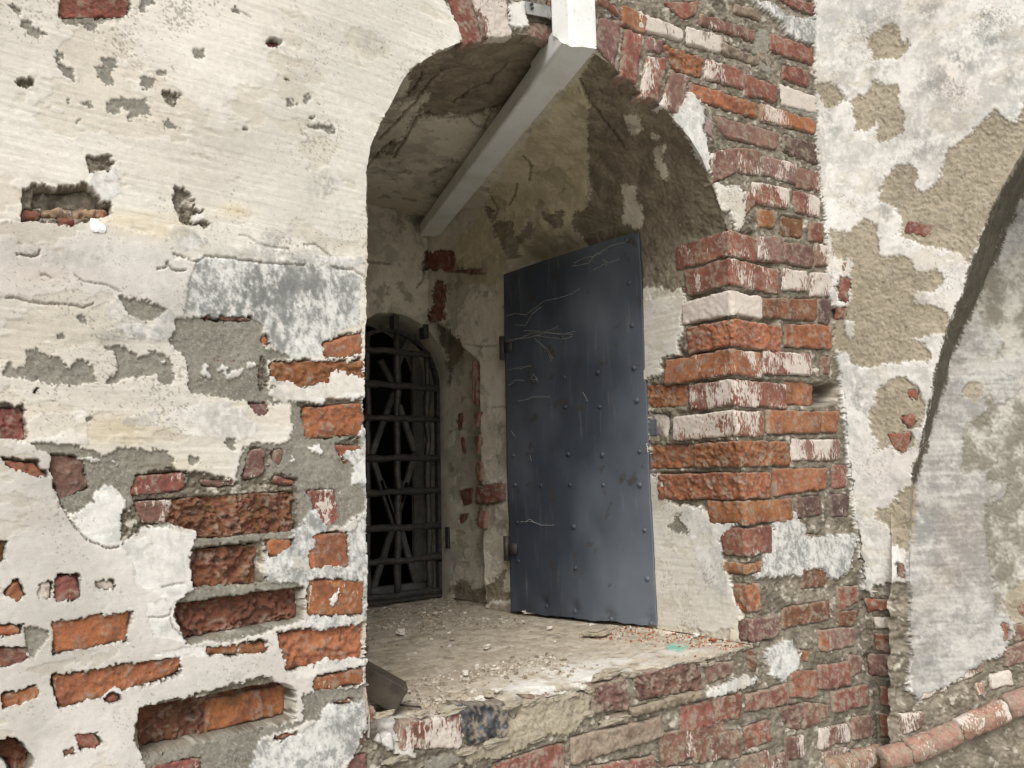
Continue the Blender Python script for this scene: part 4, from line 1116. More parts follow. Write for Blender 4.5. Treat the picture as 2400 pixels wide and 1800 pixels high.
def simple_mat(name, c, rough=.6, metal=0, spec=.5, noise=0, nscale=60, c2=None, bump=0, bscale=300):
    m = bpy.data.materials.new(name); m.use_nodes = True; nt = m.node_tree; L = nt.links.new; bs = nt.nodes['Principled BSDF']
    bs.inputs['Base Color'].default_value = (*c, 1); bs.inputs['Roughness'].default_value = rough; bs.inputs['Metallic'].default_value = metal; bs.inputs['Specular IOR Level'].default_value = spec
    pos = N_(nt, 'ShaderNodeNewGeometry').outputs['Position']
    if c2:
        n = N_(nt, 'ShaderNodeTexNoise'); n.inputs['Scale'].default_value = nscale; n.inputs['Detail'].default_value = 6; n.inputs['Roughness'].default_value = .65; L(pos, n.inputs[0])
        r = N_(nt, 'ShaderNodeMapRange'); r.inputs[1].default_value = .42; r.inputs[2].default_value = .68; L(n.outputs[0], r.inputs[0])
        mx = N_(nt, 'ShaderNodeMix', data_type='RGBA'); mx.inputs[6].default_value = (*c, 1); mx.inputs[7].default_value = (*c2, 1); L(r.outputs[0], mx.inputs[0]); L(mx.outputs[2], bs.inputs['Base Color'])
    if bump:
        n = N_(nt, 'ShaderNodeTexNoise'); n.inputs['Scale'].default_value = bscale; n.inputs['Detail'].default_value = 4; L(pos, n.inputs[0])
        b = N_(nt, 'ShaderNodeBump'); b.inputs['Distance'].default_value = bump; b.inputs['Strength'].default_value = .6; L(n.outputs[0], b.inputs['Height']); L(b.outputs[0], bs.inputs['Normal'])
    return m

# ------------------------------------------------------------------ iron door
M_IRON = bpy.data.materials.new('painted_iron'); M_IRON.use_nodes = True
nt = M_IRON.node_tree; L = nt.links.new; bs = nt.nodes['Principled BSDF']; bs.inputs['Specular IOR Level'].default_value = .22
pos = N_(nt, 'ShaderNodeNewGeometry').outputs['Position']
def _nz(sc, vec=(1, 1, 1), det=5):
    mp = N_(nt, 'ShaderNodeVectorMath', operation='MULTIPLY'); L(pos, mp.inputs[0]); mp.inputs[1].default_value = vec
    n = N_(nt, 'ShaderNodeTexNoise'); n.inputs['Scale'].default_value = sc; n.inputs['Detail'].default_value = det; n.inputs['Roughness'].default_value = .6; L(mp.outputs[0], n.inputs[0]); return n.outputs[0]
def _mr(v, a, b, c_, d):
    n = N_(nt, 'ShaderNodeMapRange'); [setattr(n.inputs[i+1], 'default_value', q) for i, q in enumerate((a, b, c_, d))]; L(v, n.inputs[0]); return n.outputs[0]
def _mx(f_, a, b):
    n = N_(nt, 'ShaderNodeMix', data_type='RGBA'); L(f_, n.inputs[0])
    for s_, v in ((6, a), (7, b)):
        if isinstance(v, tuple): n.inputs[s_].default_value = (*v, 1)
        else: L(v, n.inputs[s_])
    return n.outputs[2]
c = _mx(_mr(_nz(2.2, (1, 1, .6), 3), .36, .64, 0, 1), (.040, .047, .060), (.120, .135, .158))
c = _mx(_mr(_nz(50, (1, 1, .10)), .58, .8, 0, .35), c, (.22, .22, .21))          # dusty runs
c = _mx(_mr(_nz(16), .60, .68, 0, .75), c, (.055, .04, .03))                      # pitted rust
c = _mx(_mr(_nz(260), .66, .74, 0, .7), c, (.03, .028, .028))
L(c, bs.inputs['Base Color']); L(_mr(_nz(30), .3, .7, .34, .55), bs.inputs['Roughness'])
b = N_(nt, 'ShaderNodeBump'); b.inputs['Distance'].default_value = .0006; b.inputs['Strength'].default_value = .5; L(_nz(180), b.inputs['Height']); L(b.outputs[0], bs.inputs['Normal'])

DX = 2.100
door = empty('iron_door', 'dark blue-grey riveted iron door leaf swung open inside the niche', 'door', (1.992, .975, SILL))
DXY = lambda y: 2.104+(y-.372)*(1.992-2.104)/(.975-.372)
DN = np.array([-(.975-.372), -(2.104-1.992), 0]); DN /= np.linalg.norm(DN)
DP0 = (2.104, .372, 1.5)
def dl(P): return np.asarray(P, float)-np.array([1.992, .975, SILL])
dy0, dy1 = .372, .972; dz0, dz1 = 1.142, 2.452
def door_x(y, z):
    P = np.stack([np.full(y.size, 3.3), y.ravel(), z.ravel()], 1)
    b_ = .0045*fbm(P, 3.2, 2, 71)+.0012*fbm(P, 14, 2, 72)
    u = (y.ravel()-dy0)/(dy1-dy0)
    return (DXY(y.ravel())-.010*np.sin(u*math.pi*1.0)+b_).reshape(y.shape)
ydr = np.linspace(dy0, dy1, 120); zdr = np.linspace(dz0, dz1, 200); Yd, Zd = np.meshgrid(ydr, zdr)
Zd = dz0+(Zd-dz0)*(1-.030*(Yd-dy0)/(dy1-dy0)); Zd2 = Zd+.004*(Zd < dz0+.02)*fbm(np.stack([Yd.ravel(), Yd.ravel()*0, 0*Yd.ravel()], 1), 30, 3, 73).reshape(Yd.shape)
Xd = door_x(Yd, Zd)
# dents along the foot of the leaf
dents = [(1180, 708, .016), (1360, 735, .02), (1560, 785, .02), (1775, 805, .018)]
for cx_, cy_, r_ in dents:
    hp = hit(pts('%g,%g' % (cx_, cy_), '6'), DP0, DN)[0]
    Xd += .007*np.exp(-((Yd-hp[1])**2+(Zd-hp[2])**2)/r_**2)
front_ = np.stack([Xd, Yd, Zd2], -1); backs = front_+np.array([.005, 0, 0])
G = np.concatenate([front_, backs[:, ::-1]], 1); ny, nx = G.shape[:2]
I = np.arange(ny*nx).reshape(ny, nx); Fq = np.stack([I, np.roll(I, -1, 1), np.roll(np.roll(I, -1, 1), -1, 0), np.roll(I, -1, 0)], -1)[:-1].reshape(-1, 4)
newmesh('sheet', dl(G.reshape(-1, 3)), Fq, door, M_IRON)
m = MB(); m.obox(dl((DXY(dy0)+.014, dy0+.006, 1.79)), (1, 0, 0), (0, 1, 0), (0, 0, 1), .010, .0035, .64); m.build('frame', M_IRON, door, bevel=.001)
m = MB(); m.obox(dl((DXY(dy1)+.014, dy1-.006, 1.77)), (1, 0, 0), (0, 1, 0), (0, 0, 1), .010, .0035, .62); m.build('frame', M_IRON, door, bevel=.001)
RV = "1662,155,5 1680,400,5 1690,645,5 1705,832,5 1723,1125,5 1728,1318,5 1752,288,6 1766,568,6 1488,672,5 1498,870,5 1514,1145,5 1520,1318,5 1300,700,5 1308,872,5 1322,1142,5 1333,1318,5 1355,268,6 1366,505,6 1133,725,5 1163,1320,5 998,1150,5 1007,1318,5 1018,245,6 1022,468,6 1650,1387,4 1286,467,5 1190,725,6 1358,755,6 1565,800,6 1780,825,6"
rv_me = None
for q in RV.split():
    a, b_, c_ = q.split(','); hp = hit(pts(a+','+b_, c_), DP0, DN)[0]
    if rv_me is None:
        m = MB(); rings = 5; n = 12; V = []; Fs = []
        for i in range(rings):
            t = i/(rings-1)*math.pi/2; V += [(-.0072*math.sin(t), .0086*math.cos(t)*math.cos(k*2*math.pi/n), .0086*math.cos(t)*math.sin(k*2*math.pi/n)) for k in range(n)]
        for i in range(rings-1):
            for k in range(n): Fs.append((i*n+k, i*n+(k+1) % n, (i+1)*n+(k+1) % n, (i+1)*n+k))
        m.add(V, Fs); o = m.build('rivet', M_IRON, door); rv_me = o.data
    else:
        o = bpy.data.objects.new('rivet', rv_me); col.objects.link(o); o.parent = door
    xx = door_x(np.array([[hp[1]]]), np.array([[hp[2]]]))[0, 0]; k = rng.uniform(.85, 1.15); o.scale = (k, k, k)
    for cx_, cy_, r_ in dents:
        hq = hit(pts('%g,%g' % (cx_, cy_), '6'), DP0, DN)[0]; xx += .007*math.exp(-((hp[1]-hq[1])**2+(hp[2]-hq[2])**2)/r_**2)
    o.location = Vector(dl((xx-.0002, hp[1], hp[2])))
M_IR2 = simple_mat('dark_iron', (.045, .045, .048), .55, .3, .4, c2=(.085, .06, .045), nscale=70, bump=.0012, bscale=260)
hp = hit(pts('1778,988', '5'), DP0, DN)[0]
m = MB(); m.obox(dl((hp[0]+.006, hp[1]+.005, hp[2])), (1, 0, 0), (0, 1, 0), (0, 0, 1), .003, .030, .026); m.build('latch_tab', M_IRON, door, bevel=.0012)
for a in ('938,530', '988,395'):
    hp = hit(pts(a, '5' if a[0] == '9' and a[1] == '3' else '6'), DP0, DN)[0]
    m = MB(); m.tube([dl((1.988, .982, hp[2]-.045)), dl((1.988, .982, hp[2]+.045))], .012, 10); m.obox(dl((1.990, .955, hp[2])), (1, 0, 0), (0, 1, 0), (0, 0, 1), .004, .03, .02); m.build('hinge', M_IR2, door)

# ------------------------------------------------------------------ forged grille and the wooden lattice behind it
M_FORG = simple_mat('forged_iron', (.050, .051, .053), .5, .3, .45, c2=(.10, .085, .07), nscale=50, bump=.0016, bscale=200)
gry = YB+.035
grille = empty('window_grille', 'dark forged iron window grille with arched head deep in the niche', 'window grille', (GC, gry, 1.14))
def gl_(P): return np.asarray(P, float)-np.array([GC, gry, 1.14])
def wob(a, b_, r, n=14, amp=.0022):
    a = np.array(a, float); b_ = np.array(b_, float); t = np.linspace(0, 1, n)[:, None]
    P = a+(b_-a)*t+rng.normal(0, amp, (n, 3)); P[0] = a; P[-1] = b_; return P
xR = 2.062; xL = GC-.235; zsp = 2.03; ztop = 2.275
hys = [(575, 5), (765, 5), (945, 5), (1165, 5), (1355, 5), (1555, 5)]
zs = [hit(pts('520,%g' % a, str(c_)), (0, gry, 0), (0, 1, 0))[0, 2] for a, c_ in hys]
zs += [hit(pts('500,%g' % a, '6'), (0, gry, 0), (0, 1, 0))[0, 2] for a in (445, 640)]
for z in zs:
    hw = xR+.002 if z < zsp+.06 else GC+math.sqrt(max(.235**2-(z-zsp)**2, .01))
    m = MB(); m.tube([gl_(p) for p in wob((2*GC-hw, gry-.012, z), (hw, gry-.012, z), 0)], .0138, 8, jit=.12); m.build('horizontal_bar', M_FORG, grille)
for x in (hit(pts('325,1250', '5'), (0, gry, 0), (0, 1, 0))[0, 0], hit(pts('502,1250', '5'), (0, gry, 0), (0, 1, 0))[0, 0], 1.72):
    zt = zsp+math.sqrt(max(.235**2-(x-GC)**2, 0)); m = MB(); m.tube([gl_(p) for p in wob((x, gry+.004, 1.15), (x, gry+.004, zt), 0, 18)], .0145, 8, jit=.12); m.build('vertical_bar', M_FORG, grille)
fr = [(xL, 1.14)]+[(xL, z) for z in np.linspace(1.2, zsp, 6)]+[(GC+.235*math.cos(a), zsp+.235*math.sin(a)) for a in np.linspace(math.pi, 0, 22)[1:-1]]+[(xR+.003, z) for z in np.linspace(zsp, 1.14, 7)]
m = MB()
for (a, b_), (c_, d) in zip(fr[:-1], fr[1:]):
    L_ = math.hypot(c_-a, d-b_); m.obox(gl_(((a+c_)/2, gry, (b_+d)/2)), (c_-a, 0, d-b_), (0, 1, 0), (-(d-b_), 0, c_-a), L_/2+.003, .012, .008)
m.build('frame', M_FORG, grille, smooth=False)
m = MB(); m.obox(gl_((GC, gry, 1.152)), (1, 0, 0), (0, 1, 0), (0, 0, 1), .24, .014, .012); m.build('bottom_rail', M_FORG, grille, smooth=False, bevel=.002)
for a in ('290,390', '462,440', '640,912'):
    hp = hit(pts(a, '5'), (0, gry, 0), (0, 1, 0))[0]; m = MB(); m.obox(gl_((hp[0], gry-.02, hp[2])), (1, 0, 0), (0, 1, 0), (0, 0, 1), .012, .02, .03); m.build('wall_clamp', M_FORG, grille, smooth=False, bevel=.002)
for a in ('615,330', ):
    hp = hit(pts(a, '6'), (0, gry, 0), (0, 1, 0))[0]; m = MB(); m.obox(gl_((hp[0], gry-.02, hp[2])), (1, 0, 0), (0, 1, 0), (0, 0, 1), .022, .012, .045); m.build('wall_clamp', M_FORG, grille, smooth=False, bevel=.002)
M_WOOD = simple_mat('grey_wood', (.16, .155, .145), .8, 0, .3, c2=(.10, .095, .085), nscale=30, bump=.001, bscale=120)
ly = YB+.17
latt = empty('wooden_lattice', 'grey wooden window lattice of crossed slats behind the iron grille', 'lattice', (GC, ly, 1.14))
def ll(P): return np.asarray(P, float)-np.array([GC, ly, 1.14])
def slat(p, q, dy, wd, name):
    a = hit(pts(p[0], p[1]), (0, ly+dy, 0), (0, 1, 0))[0]; b_ = hit(pts(q[0], q[1]), (0, ly+dy, 0), (0, 1, 0))[0]; m = MB()
    m.obox(ll((a+b_)/2), b_-a, (0, 1, 0), np.cross(b_-a, (0, 1.0, 0)), np.linalg.norm(b_-a)/2, .009, wd/2); m.build(name, M_WOOD, latt, smooth=False, bevel=.0015)
for p, q in (((225, 600), (305, 760)), ((300, 790), (175, 1140)), ((175, 1150), (300, 1540)), ((330, 860), (420, 1120)), ((420, 1140), (325, 1480)), ((380, 480), (320, 640))):
    slat(('%g,%g' % p, '5'), ('%g,%g' % q, '5'), 0, .024, 'slat')
for p, q in (((225, 0), (310, 235)), ((310, 230), (185, 620)), ((340, 280), (430, 600)), ((340, 130), (370, 10))):
    slat(('%g,%g' % p, '6'), ('%g,%g' % q, '6'), 0, .024, 'slat')
for x_, wd in ((440, .055), (322, .022), (540, .04)):
    a = hit(pts('%g,1200' % x_, '5'), (0, ly+.02, 0), (0, 1, 0))[0]; m = MB(); zt = min(2.26, GS+math.sqrt(max(.0, GR**2-(a[0]-GC)**2)) if abs(a[0]-GC) < GR else 2.0)
    m.obox(ll((a[0], ly+.02, (1.14+zt)/2)), (1, 0, 0), (0, 1, 0), (0, 0, 1), wd/2, .01, (zt-1.14)/2); m.build('upright', M_WOOD, latt, smooth=False, bevel=.0015)
m = MB(); m.obox(ll((GC, ly, 1.165)), (1, 0, 0), (0, 1, 0), (0, 0, 1), .27, .018, .025); m.build('bottom_rail', M_WOOD, latt, smooth=False, bevel=.002)

# ------------------------------------------------------------------ white square downpipe
M_PVC = bpy.data.materials.new('white_pipe'); M_PVC.use_nodes = True
nt = M_PVC.node_tree; L = nt.links.new; bs = nt.nodes['Principled BSDF']; bs.inputs['Roughness'].default_value = .35
pos = N_(nt, 'ShaderNodeNewGeometry').outputs['Position']
c = _mx(_mr(_nz(7), .42, .68, 0, .7), (.79, .80, .79), (.60, .60, .50)); c = _mx(_mr(_nz(70), .62, .74, 0, .6), c, (.25, .24, .18)); L(c, bs.inputs['Base Color'])
PE = np.array([1.385, -.062, 2.700]); PZ = np.array([1.985, 1.46, 2.715])
pipe = empty('drain_pipe', 'white square metal drainpipe bending from the wall into the niche vault', 'pipe', tuple(PE))
def sect(c_, ux, uy, hx, hy, r=.008):
    out = []
    for sx, sy in ((1, 1), (-1, 1), (-1, -1), (1, -1)):
        for a in np.linspace(0, math.pi/2, 4):
            a2 = a+{(1, 1): 0, (-1, 1): math.pi/2, (-1, -1): math.pi, (1, -1): 1.5*math.pi}[(sx, sy)]
            out.append(c_+ux*(sx*(hx-r)+r*math.cos(a2))+uy*(sy*(hy-r)+r*math.sin(a2)))
    return out
def sweep(m, secs, inner=None, caps=True):
    n = len(secs[0]); V = [p for s_ in secs for p in s_]; Fs = []
    for i in range(len(secs)-1):
        for k in range(n): Fs.append((i*n+k, i*n+(k+1) % n, (i+1)*n+(k+1) % n, (i+1)*n+k))
    if caps: Fs += [tuple(range(n))[::-1], tuple((len(secs)-1)*n+k for k in range(n))]
    m.add([np.array(v)-PE for v in V], Fs)
PW, PH = .042, .030
dirp = PZ-PE; dirp /= np.linalg.norm(dirp)
ux0 = np.array([1.0, 0, 0]); uy0 = np.array([0, -1.0, 0])       # upper pipe: front face looks to -y
sx1 = np.array([1, -.0, 0])-dirp*dirp[0]; sx1 /= np.linalg.norm(sx1); uy1 = np.cross(dirp, sx1); uy1 = uy1 if uy1[2] < 0 else -uy1
up_ = np.array([0, 0, 1.0]); JX, JB = PE+np.array([0, 0, .05]), PE
m = MB(); sweep(m, [sect(PE+up_*z, ux0, uy0, PW, PH) for z in (.10, 1.3)]); m.build('upper_pipe', M_PVC, pipe, smooth=False)
dmid = dirp-up_; dmid /= np.linalg.norm(dmid); uxm = (ux0+sx1); uxm -= dmid*(uxm@dmid); uxm /= np.linalg.norm(uxm); uym = (uy0+uy1)
# mitre plane between the two legs
bis = (dirp+up_)/np.linalg.norm(dirp+up_)
def onmitre(P, d):
    return [p+d*(((PE-p)@ (up_-dirp)) / (d@(up_-dirp))) for p in P]
g_ = .005
top_s = sect(PE+up_*.115, ux0, uy0, PW+g_, PH+g_); low_s = sect(PE+dirp*.19, sx1, uy1, PW+g_, PH+g_)
m = MB(); sweep(m, [top_s, onmitre(top_s, -up_)]); sweep(m, [onmitre(low_s, -dirp), low_s]); m.build('elbow', M_PVC, pipe, smooth=False, bevel=0)
ln = np.linalg.norm(PZ-PE)
m = MB(); sweep(m, [sect(PE+dirp*t, sx1, uy1, PW, PH) for t in (.10, ln)]); m.build('lower_pipe', M_PVC, pipe, smooth=False)
M_ZINC = simple_mat('dull_zinc', (.42, .42, .40), .5, .6, .5, c2=(.30, .30, .29), nscale=20)
hA = hit(pts('1078,45 1245,80', '4'), (0, -.004, 0), (0, 1, 0))
m = MB(); cB = (hA[0]+hA[1])/2; m.obox(cB-PE+np.array([.01, -.002, 0]), hA[1]-hA[0], (0, 1, 0), np.cross(hA[1]-hA[0], (0, 1.0, 0)), np.linalg.norm(hA[1]-hA[0])/2+.02, .002, .016)
m.obox(cB-PE+np.array([.04, -.010, 0]), hA[1]-hA[0], (0, 1, 0), np.cross(hA[1]-hA[0], (0, 1.0, 0)), .03, .006, .014)
br = m.build('bracket', M_ZINC, pipe, smooth=False, bevel=.001)
for a in ('1095,25', '1098,48'):
    hp = hit(pts(a, '4'), (0, -.010, 0), (0, 1, 0))[0]-PE; m = MB(); m.tube([hp, hp+np.array([0, -.004, 0])], .004, 8); m.build('screw', M_IR2, br)

# ------------------------------------------------------------------ half-round bricks of the string course, lower right
def rollbrick(p, q, rpx, plane, kc, wash, par):
    fn, nn, _ = planes[plane]
    e = fn(np.array([p, q], float)); a, b_ = e; d = b_-a; Ln = np.linalg.norm(d); d /= Ln; up2 = np.cross(d, nn); up2 /= np.linalg.norm(up2)
    if up2[2] < 0: up2 = -up2
    z = (a-EYE)@FW; r = rpx/F*z
    nx = max(8, int(Ln/.0045)); th = np.linspace(-1.75, 1.75, 26); s = np.linspace(0, Ln, nx)
    TH, S2 = np.meshgrid(th[::-1], s, indexing='ij')
    Nn = np.cos(TH)[..., None]*nn+np.sin(TH)[..., None]*up2
    P = a+S2[..., None]*d+(nn*.002)+Nn*r
    brick_sheet(P, Nn, .002, .0042, wash*1.25, kc, par, name='round_brick', back=.03, edge=.003, corner_cut=.003)
for p, q, r_, pl, kc, wa in [((1935, 1804), (1991, 1788), 23, 'A', 'q', .3),
        ((1994, 1785), (2055, 1768), 24, 'A', 'q', .3), ((2060, 1780), (2121, 1766), 26, 'C', 'q', .2), ((2122, 1762), (2238, 1716), 26, 'C', 'q', .25),
        ((2240, 1712), (2348, 1664), 26, 'C', 'q', .4), ((2350, 1660), (2440, 1624), 26, 'C', 'q', .35), ((2445, 1620), (2560, 1575), 26, 'C', 'q', .3)]:
    rollbrick(p, q, r_, pl, kc, wa, side if pl == 'C' else wall)

# ------------------------------------------------------------------ loose things on the sill
def lump(name, c_, size, mat, label, cat, rot=0, group=None, n=12, amp=.25, seed=1):
    """a broken flat piece: box grid pushed about by noise"""
    u = np.linspace(-1, 1, n); A = []
    hx, hy, hz = size; V = []; Fs = []
    for ax in range(3):
        for sg_ in (-1, 1):
            a_, b__ = np.meshgrid(u, u); k = len(V); P = np.zeros((n*n, 3)); P[:, ax] = sg_; P[:, (ax+1) % 3] = a_.ravel(); P[:, (ax+2) % 3] = b__.ravel()
            V += list(P)
            for i in range(n-1):
                for j in range(n-1):
                    f_ = (k+i*n+j, k+i*n+j+1, k+(i+1)*n+j+1, k+(i+1)*n+j); Fs.append(f_ if sg_ > 0 else f_[::-1])
    V = np.array(V); V = V/np.maximum(1, np.linalg.norm(V, axis=1)/1.25)[:, None]
    nn = fbm(V+seed*3.1, 1.1, 3, seed); V = V*(1+amp*nn)[:, None]; V = V*np.array([hx, hy, hz])
    cr, sr = math.cos(rot), math.sin(rot); V = V@np.array([[cr, sr, 0], [-sr, cr, 0], [0, 0, 1]])
    V[:, 2] -= V[:, 2].min()
    me = bpy.data.meshes.new(name); me.from_pydata([tuple(v) for v in V], [], Fs); me.materials.append(mat); me.update()
    o = bpy.data.objects.new(name, me); col.objects.link(o); o.location = tuple(c_); o['label'] = label; o['category'] = cat
    if group: o['group'] = group
    return o
M_CHIP = simple_mat('mortar_chip', (.34, .30, .23), .9, 0, .2, c2=(.24, .21, .16), nscale=80, bump=.002, bscale=250)
M_LIME = simple_mat('lime_chip', (.66, .62, .55), .9, 0, .2, c2=(.50, .46, .39), nscale=80, bump=.001, bscale=300)
M_REDC = simple_mat('brick_chip', (.34, .10, .045), .9, 0, .2, c2=(.22, .08, .045), nscale=80, bump=.001, bscale=300)
def on_sill(a, crop='6', z=SILL+.001): return hit(pts(a, crop), (0, 0, z), (0, 0, 1))[0]
c_ = on_sill('1470,895'); lump('stone_fragment', c_, (.052, .030, .012), M_CHIP, 'flat grey mortar fragment lying on the sill in front of the iron door', 'stone', .3, amp=.22, seed=3)
CH = [('715,1125', .011, M_LIME, 'white plaster chip lying on the rubble left of the pale sill patch'), ('790,1283', .012, M_LIME, 'white plaster chip at the sill edge above the blackened brick'),
      ('890,1222', .014, M_LIME, 'white plaster chip beside the left end of the whitewashed sill patch'), ('853,1250', .013, M_CHIP, 'grey-cream chip just left of the upright white chip'),
      ('1090,775', .026, M_LIME, 'thin plaster flake lying against the foot of the iron door'), ('440,715', .011, M_CHIP, 'round grey pebble in the debris below the grille'),
      ('1200,860', .012, M_LIME, 'pale plaster flake halfway along the door foot'), ('1450,845', .010, M_LIME, 'small pale flake behind the flat mortar fragment'),
      ('2140,932', .010, M_REDC, 'small orange brick chip near the right end of the sill'), ('1865,835', .018, M_REDC, 'larger red brick chip beside the door corner'),
      ('2045,905', .013, M_LIME, 'white crumb in the red brick dust by the right jamb'), ('640,920', .009, M_CHIP, 'lone grey chip on the bare middle of the sill'),
      ('340,890', .018, M_LIME, 'pale curled flake on the left of the sill floor'), ('840,972', .012, M_LIME, 'pale flake at the rim of the gravelly rubble band')]
for i, (a, s_, mt, lb) in enumerate(CH):
    lump('plaster_chip' if mt is not M_REDC else 'brick_chip', on_sill(a), (s_, s_*rng.uniform(.6, .9), s_*rng.uniform(.25, .5)), mt, lb, 'chip', rng.uniform(0, 3), 'loose chips on the niche sill', n=6, amp=.5, seed=10+i)
# crumbling lumps of bedding mortar along the broken front edge of the sill
for i, (a, s_) in enumerate([('235,1345', .020), ('470,1345', .016), ('640,1320', .022), ('985,1300', .024), ('1065,1275', .018), ('1130,1268', .020), ('1250,1255', .017), ('1330,1235', .022), ('1440,1200', .020),
        ('1500,1130', .024), ('1560,1100', .022), ('1640,1115', .018), ('1690,1120', .015), ('2085,1060', .018), ('1560,1385', .022), ('1420,1345', .02), ('1130,1490', .02), ('900,1500', .024), ('330,1600', .022), ('1620,1365', .018), ('2140,1050', .016), ('720,1560', .02)]):
    P_ = hit(pts(a, '6'), (0, .004, 0), (0, 1, 0))[0]
    o = lump('mortar_lump', (P_[0], P_[1]+.004, P_[2]-s_*.5), (s_*rng.uniform(1., 1.8)*.8, s_*.42, s_*.30), M_CHIP, 'x', 'x', rng.uniform(-.3, .3), n=9, amp=.55, seed=40+i)
    del o['label']; del o['category']; o.parent = wall
# small rubble nobody could count
V = []; Fs = []; C_ = []
def rub(n, xr, yr, dens, s0, s1, cols):
    k = 0
    while k < n:
        x, y = rng.uniform(*xr), rng.uniform(*yr)
        if rng.uniform() > dens(x, y): continue
        k += 1
        s_ = s0+(s1-s0)*rng.uniform()**3; a = rng.uniform(0, 6.3); m_ = len(V); nn = 5; c_ = np.array(cols[rng.integers(len(cols))])*rng.uniform(.7, 1.15); t = s_*rng.uniform(.2, .6)
        tl = rng.normal(0, .25, 2)
        for lv in (0, 1):
            for q in range(nn):
                aa = a+q*2*math.pi/nn; r_ = s_*rng.uniform(.6, 1.1)*(1 if lv == 0 else .8); dx, dy = r_*math.cos(aa), r_*math.sin(aa)*.8
                V.append((x+dx, y+dy, SILL-.002+(t+dx*tl[0]+dy*tl[1]+.001 if lv else 0))); C_.append(c_)
        for q in range(nn): Fs.append((m_+q, m_+(q+1) % nn, m_+nn+(q+1) % nn, m_+nn+q))
        Fs.append((m_+nn+4, m_+nn, m_+nn+1, m_+nn+2)); Fs.append((m_+nn+2, m_+nn+3, m_+nn+4, m_+nn+4))
nz = lambda x, y: float(np.clip(.5+.9*fbm(np.array([[x, y, 0.]]), 7, 3, 81)[0], 0, 1))
cl = [(.40, .35, .27), (.55, .50, .42), (.30, .25, .19), (.22, .17, .12), (.40, .33, .25), (.34, .28, .21), (.60, .56, .48)]
rub(1900, (.86, 2.08), (.02, 1.48), lambda x, y: nz(x, y)*(1 if (y > .75 or (.12 < y < .36 and x < 1.6)) else .10), .0015, .009, cl)
rub(1500, (.95, 2.0), (.9, 1.48), lambda x, y: nz(x, y), .002, .011, cl)
rub(900, (.95, 1.6), (.08, .34), lambda x, y: nz(x, y), .0015, .009, cl)
rub(650, (1.85, 2.12), (.02, .5), lambda x, y: 1.0 if x > 2.02-.25*y-(.1*rng.uniform()) else .05, .0015, .007, [(.40, .13, .06), (.30, .10, .05), (.60, .55, .47), (.35, .2, .12)])
Fs = [f_ if len(set(f_)) == 4 else f_[:3]+(f_[0],) for f_ in Fs]
me = bpy.data.meshes.new('debris'); me.from_pydata([tuple(v) for v in V], [], [tuple(dict.fromkeys(f_)) for f_ in Fs])
at = me.attributes.new('Col', 'FLOAT_COLOR', 'POINT'); at.data.foreach_set('color', np.hstack([np.array(C_), np.ones((len(C_), 1))]).astype(f4).ravel())
me.materials.append(M_MO); o = bpy.data.objects.new('debris', me); col.objects.link(o); o['kind'] = 'stuff'; o['label'] = 'crumbled mortar and plaster debris scattered over the niche sill'; o['category'] = 'debris'

# old timber offcut by the left jamb
M_TIM = simple_mat('old_timber', (.085, .068, .052), .85, 0, .25, c2=(.045, .036, .028), nscale=25, bump=.002, bscale=90)
a = on_sill('385,1240', z=SILL+.03); ta = np.array([.985, .045, SILL+.025])
tc = on_sill('300,1330')
dirt = np.array([-.60, .34, .42]); dirt /= np.linalg.norm(dirt)
uy_ = np.cross((0, 0, 1.0), dirt); uy_ /= np.linalg.norm(uy_); uz_ = np.cross(dirt, uy_)
tb = empty('timber_block', 'dark old sawn timber offcut leaning on the sill by the left jamb', 'timber', tuple(tc))
m = MB(); m.obox(dirt*.13+uz_*.03+uy_*.0, dirt, uy_, uz_, .13, .036, .028); m.build('beam', M_TIM, tb, smooth=False, bevel=.003)
m = MB(); m.tube([(0.01, -.01, .012), (.05, -.03, .004)], .0022, 6); m.build('nail', M_IR2, tb)

# white daub stuck on the limewash
hp = hit(pts('560,1315', '1'), (0, 0, 0), (0, 1, 0))[0]
M_DAUB = simple_mat('white_daub', (.82, .83, .84), .7, 0, .3)
o = lump('white_daub', (hp[0], hp[1]-.001, hp[2]-.010), (.0095, .003, .0105), M_DAUB, 'small bright white daub stuck on the limewash below the broken hollow', 'daub', 0, n=10, amp=.4, seed=5)

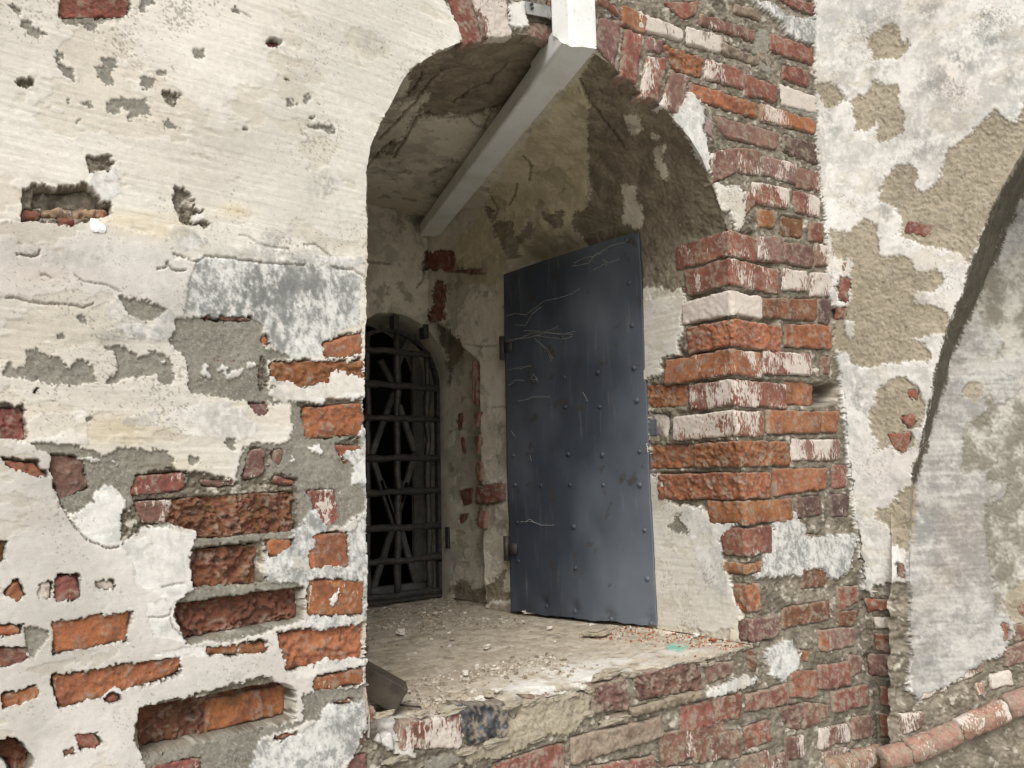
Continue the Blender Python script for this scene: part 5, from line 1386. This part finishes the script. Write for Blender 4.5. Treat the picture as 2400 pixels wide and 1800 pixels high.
# cobwebs hanging on the door
M_WEB = simple_mat('cobweb_dust', (.34, .335, .31), .95, 0, .1)
WEB = {'dusty cobweb strands across the upper right corner of the iron door': ["1330,60 1420,45 1460,-10 1500,-25 1560,-60 1630,-75", "1340,40 1400,10 1450,5 1500,-20", "1420,-130 1500,-150 1600,-175 1640,-170", "1450,80 1520,45 1560,40 1600,20", "1525,60 1530,35 1500,20"],
 'grey cobweb strands fanning over the upper left of the iron door': ["950,345 1000,330 1060,335 1100,310 1170,255 1260,240 1330,220 1372,192", "995,400 1060,400 1100,330 1150,290", "950,495 1040,470 1100,440 1200,440 1290,440 1350,425", "960,485 1080,470 1150,450 1200,430 1250,405", "1120,455 1190,470 1280,478 1330,465", "1110,470 1150,510 1190,550 1215,595", "1050,430 1130,430 1240,445 1330,450"],
 'thin cobweb threads at the middle left edge of the iron door': ["960,655 1020,645 1095,630", "962,748 1000,715 1050,718", "1090,710 1110,680 1135,720 1100,715", "1020,835 1075,825 1100,815 1200,815", "1390,785 1405,815 1420,840", "975,1005 1000,1040"],
 'fine cobweb threads low on the iron door': ["1030,1532 1090,1528 1150,1550 1230,1552", "1085,1150 1095,1180", "1060,1535 1085,1515 1110,1530"]}
for lb, strands in WEB.items():
    base = hit(pts(strands[0], '5')[:1], np.array(DP0)+DN*.014, DN)[0]; web = empty('cobweb', lb, 'cobweb', tuple(base), 'cobwebs on the iron door')
    for s_ in strands:
        P = hit(pts(s_, '5'), np.array(DP0)+DN*.016, DN); t = np.linspace(0, len(P)-1, len(P)*5)
        Q = np.stack([np.interp(t, np.arange(len(P)), P[:, k]) for k in range(3)], 1)
        for rep in range(2):
            Q2 = Q+np.cumsum(rng.normal(0, .0012, Q.shape), 0)*.5+rng.normal(0, .0008, Q.shape)
            m = MB(); m.tube([q-base for q in Q2], .00035 if rep else .0006, 4); m.build('strand', M_WEB, web)

# parts of the return wall are stored relative to its own foot
for o in side.children:
    o.matrix_parent_inverse = side_inv
print('objects', len(scn.objects), 'verts', sum(len(o.data.vertices) for o in scn.objects if o.type == 'MESH'))
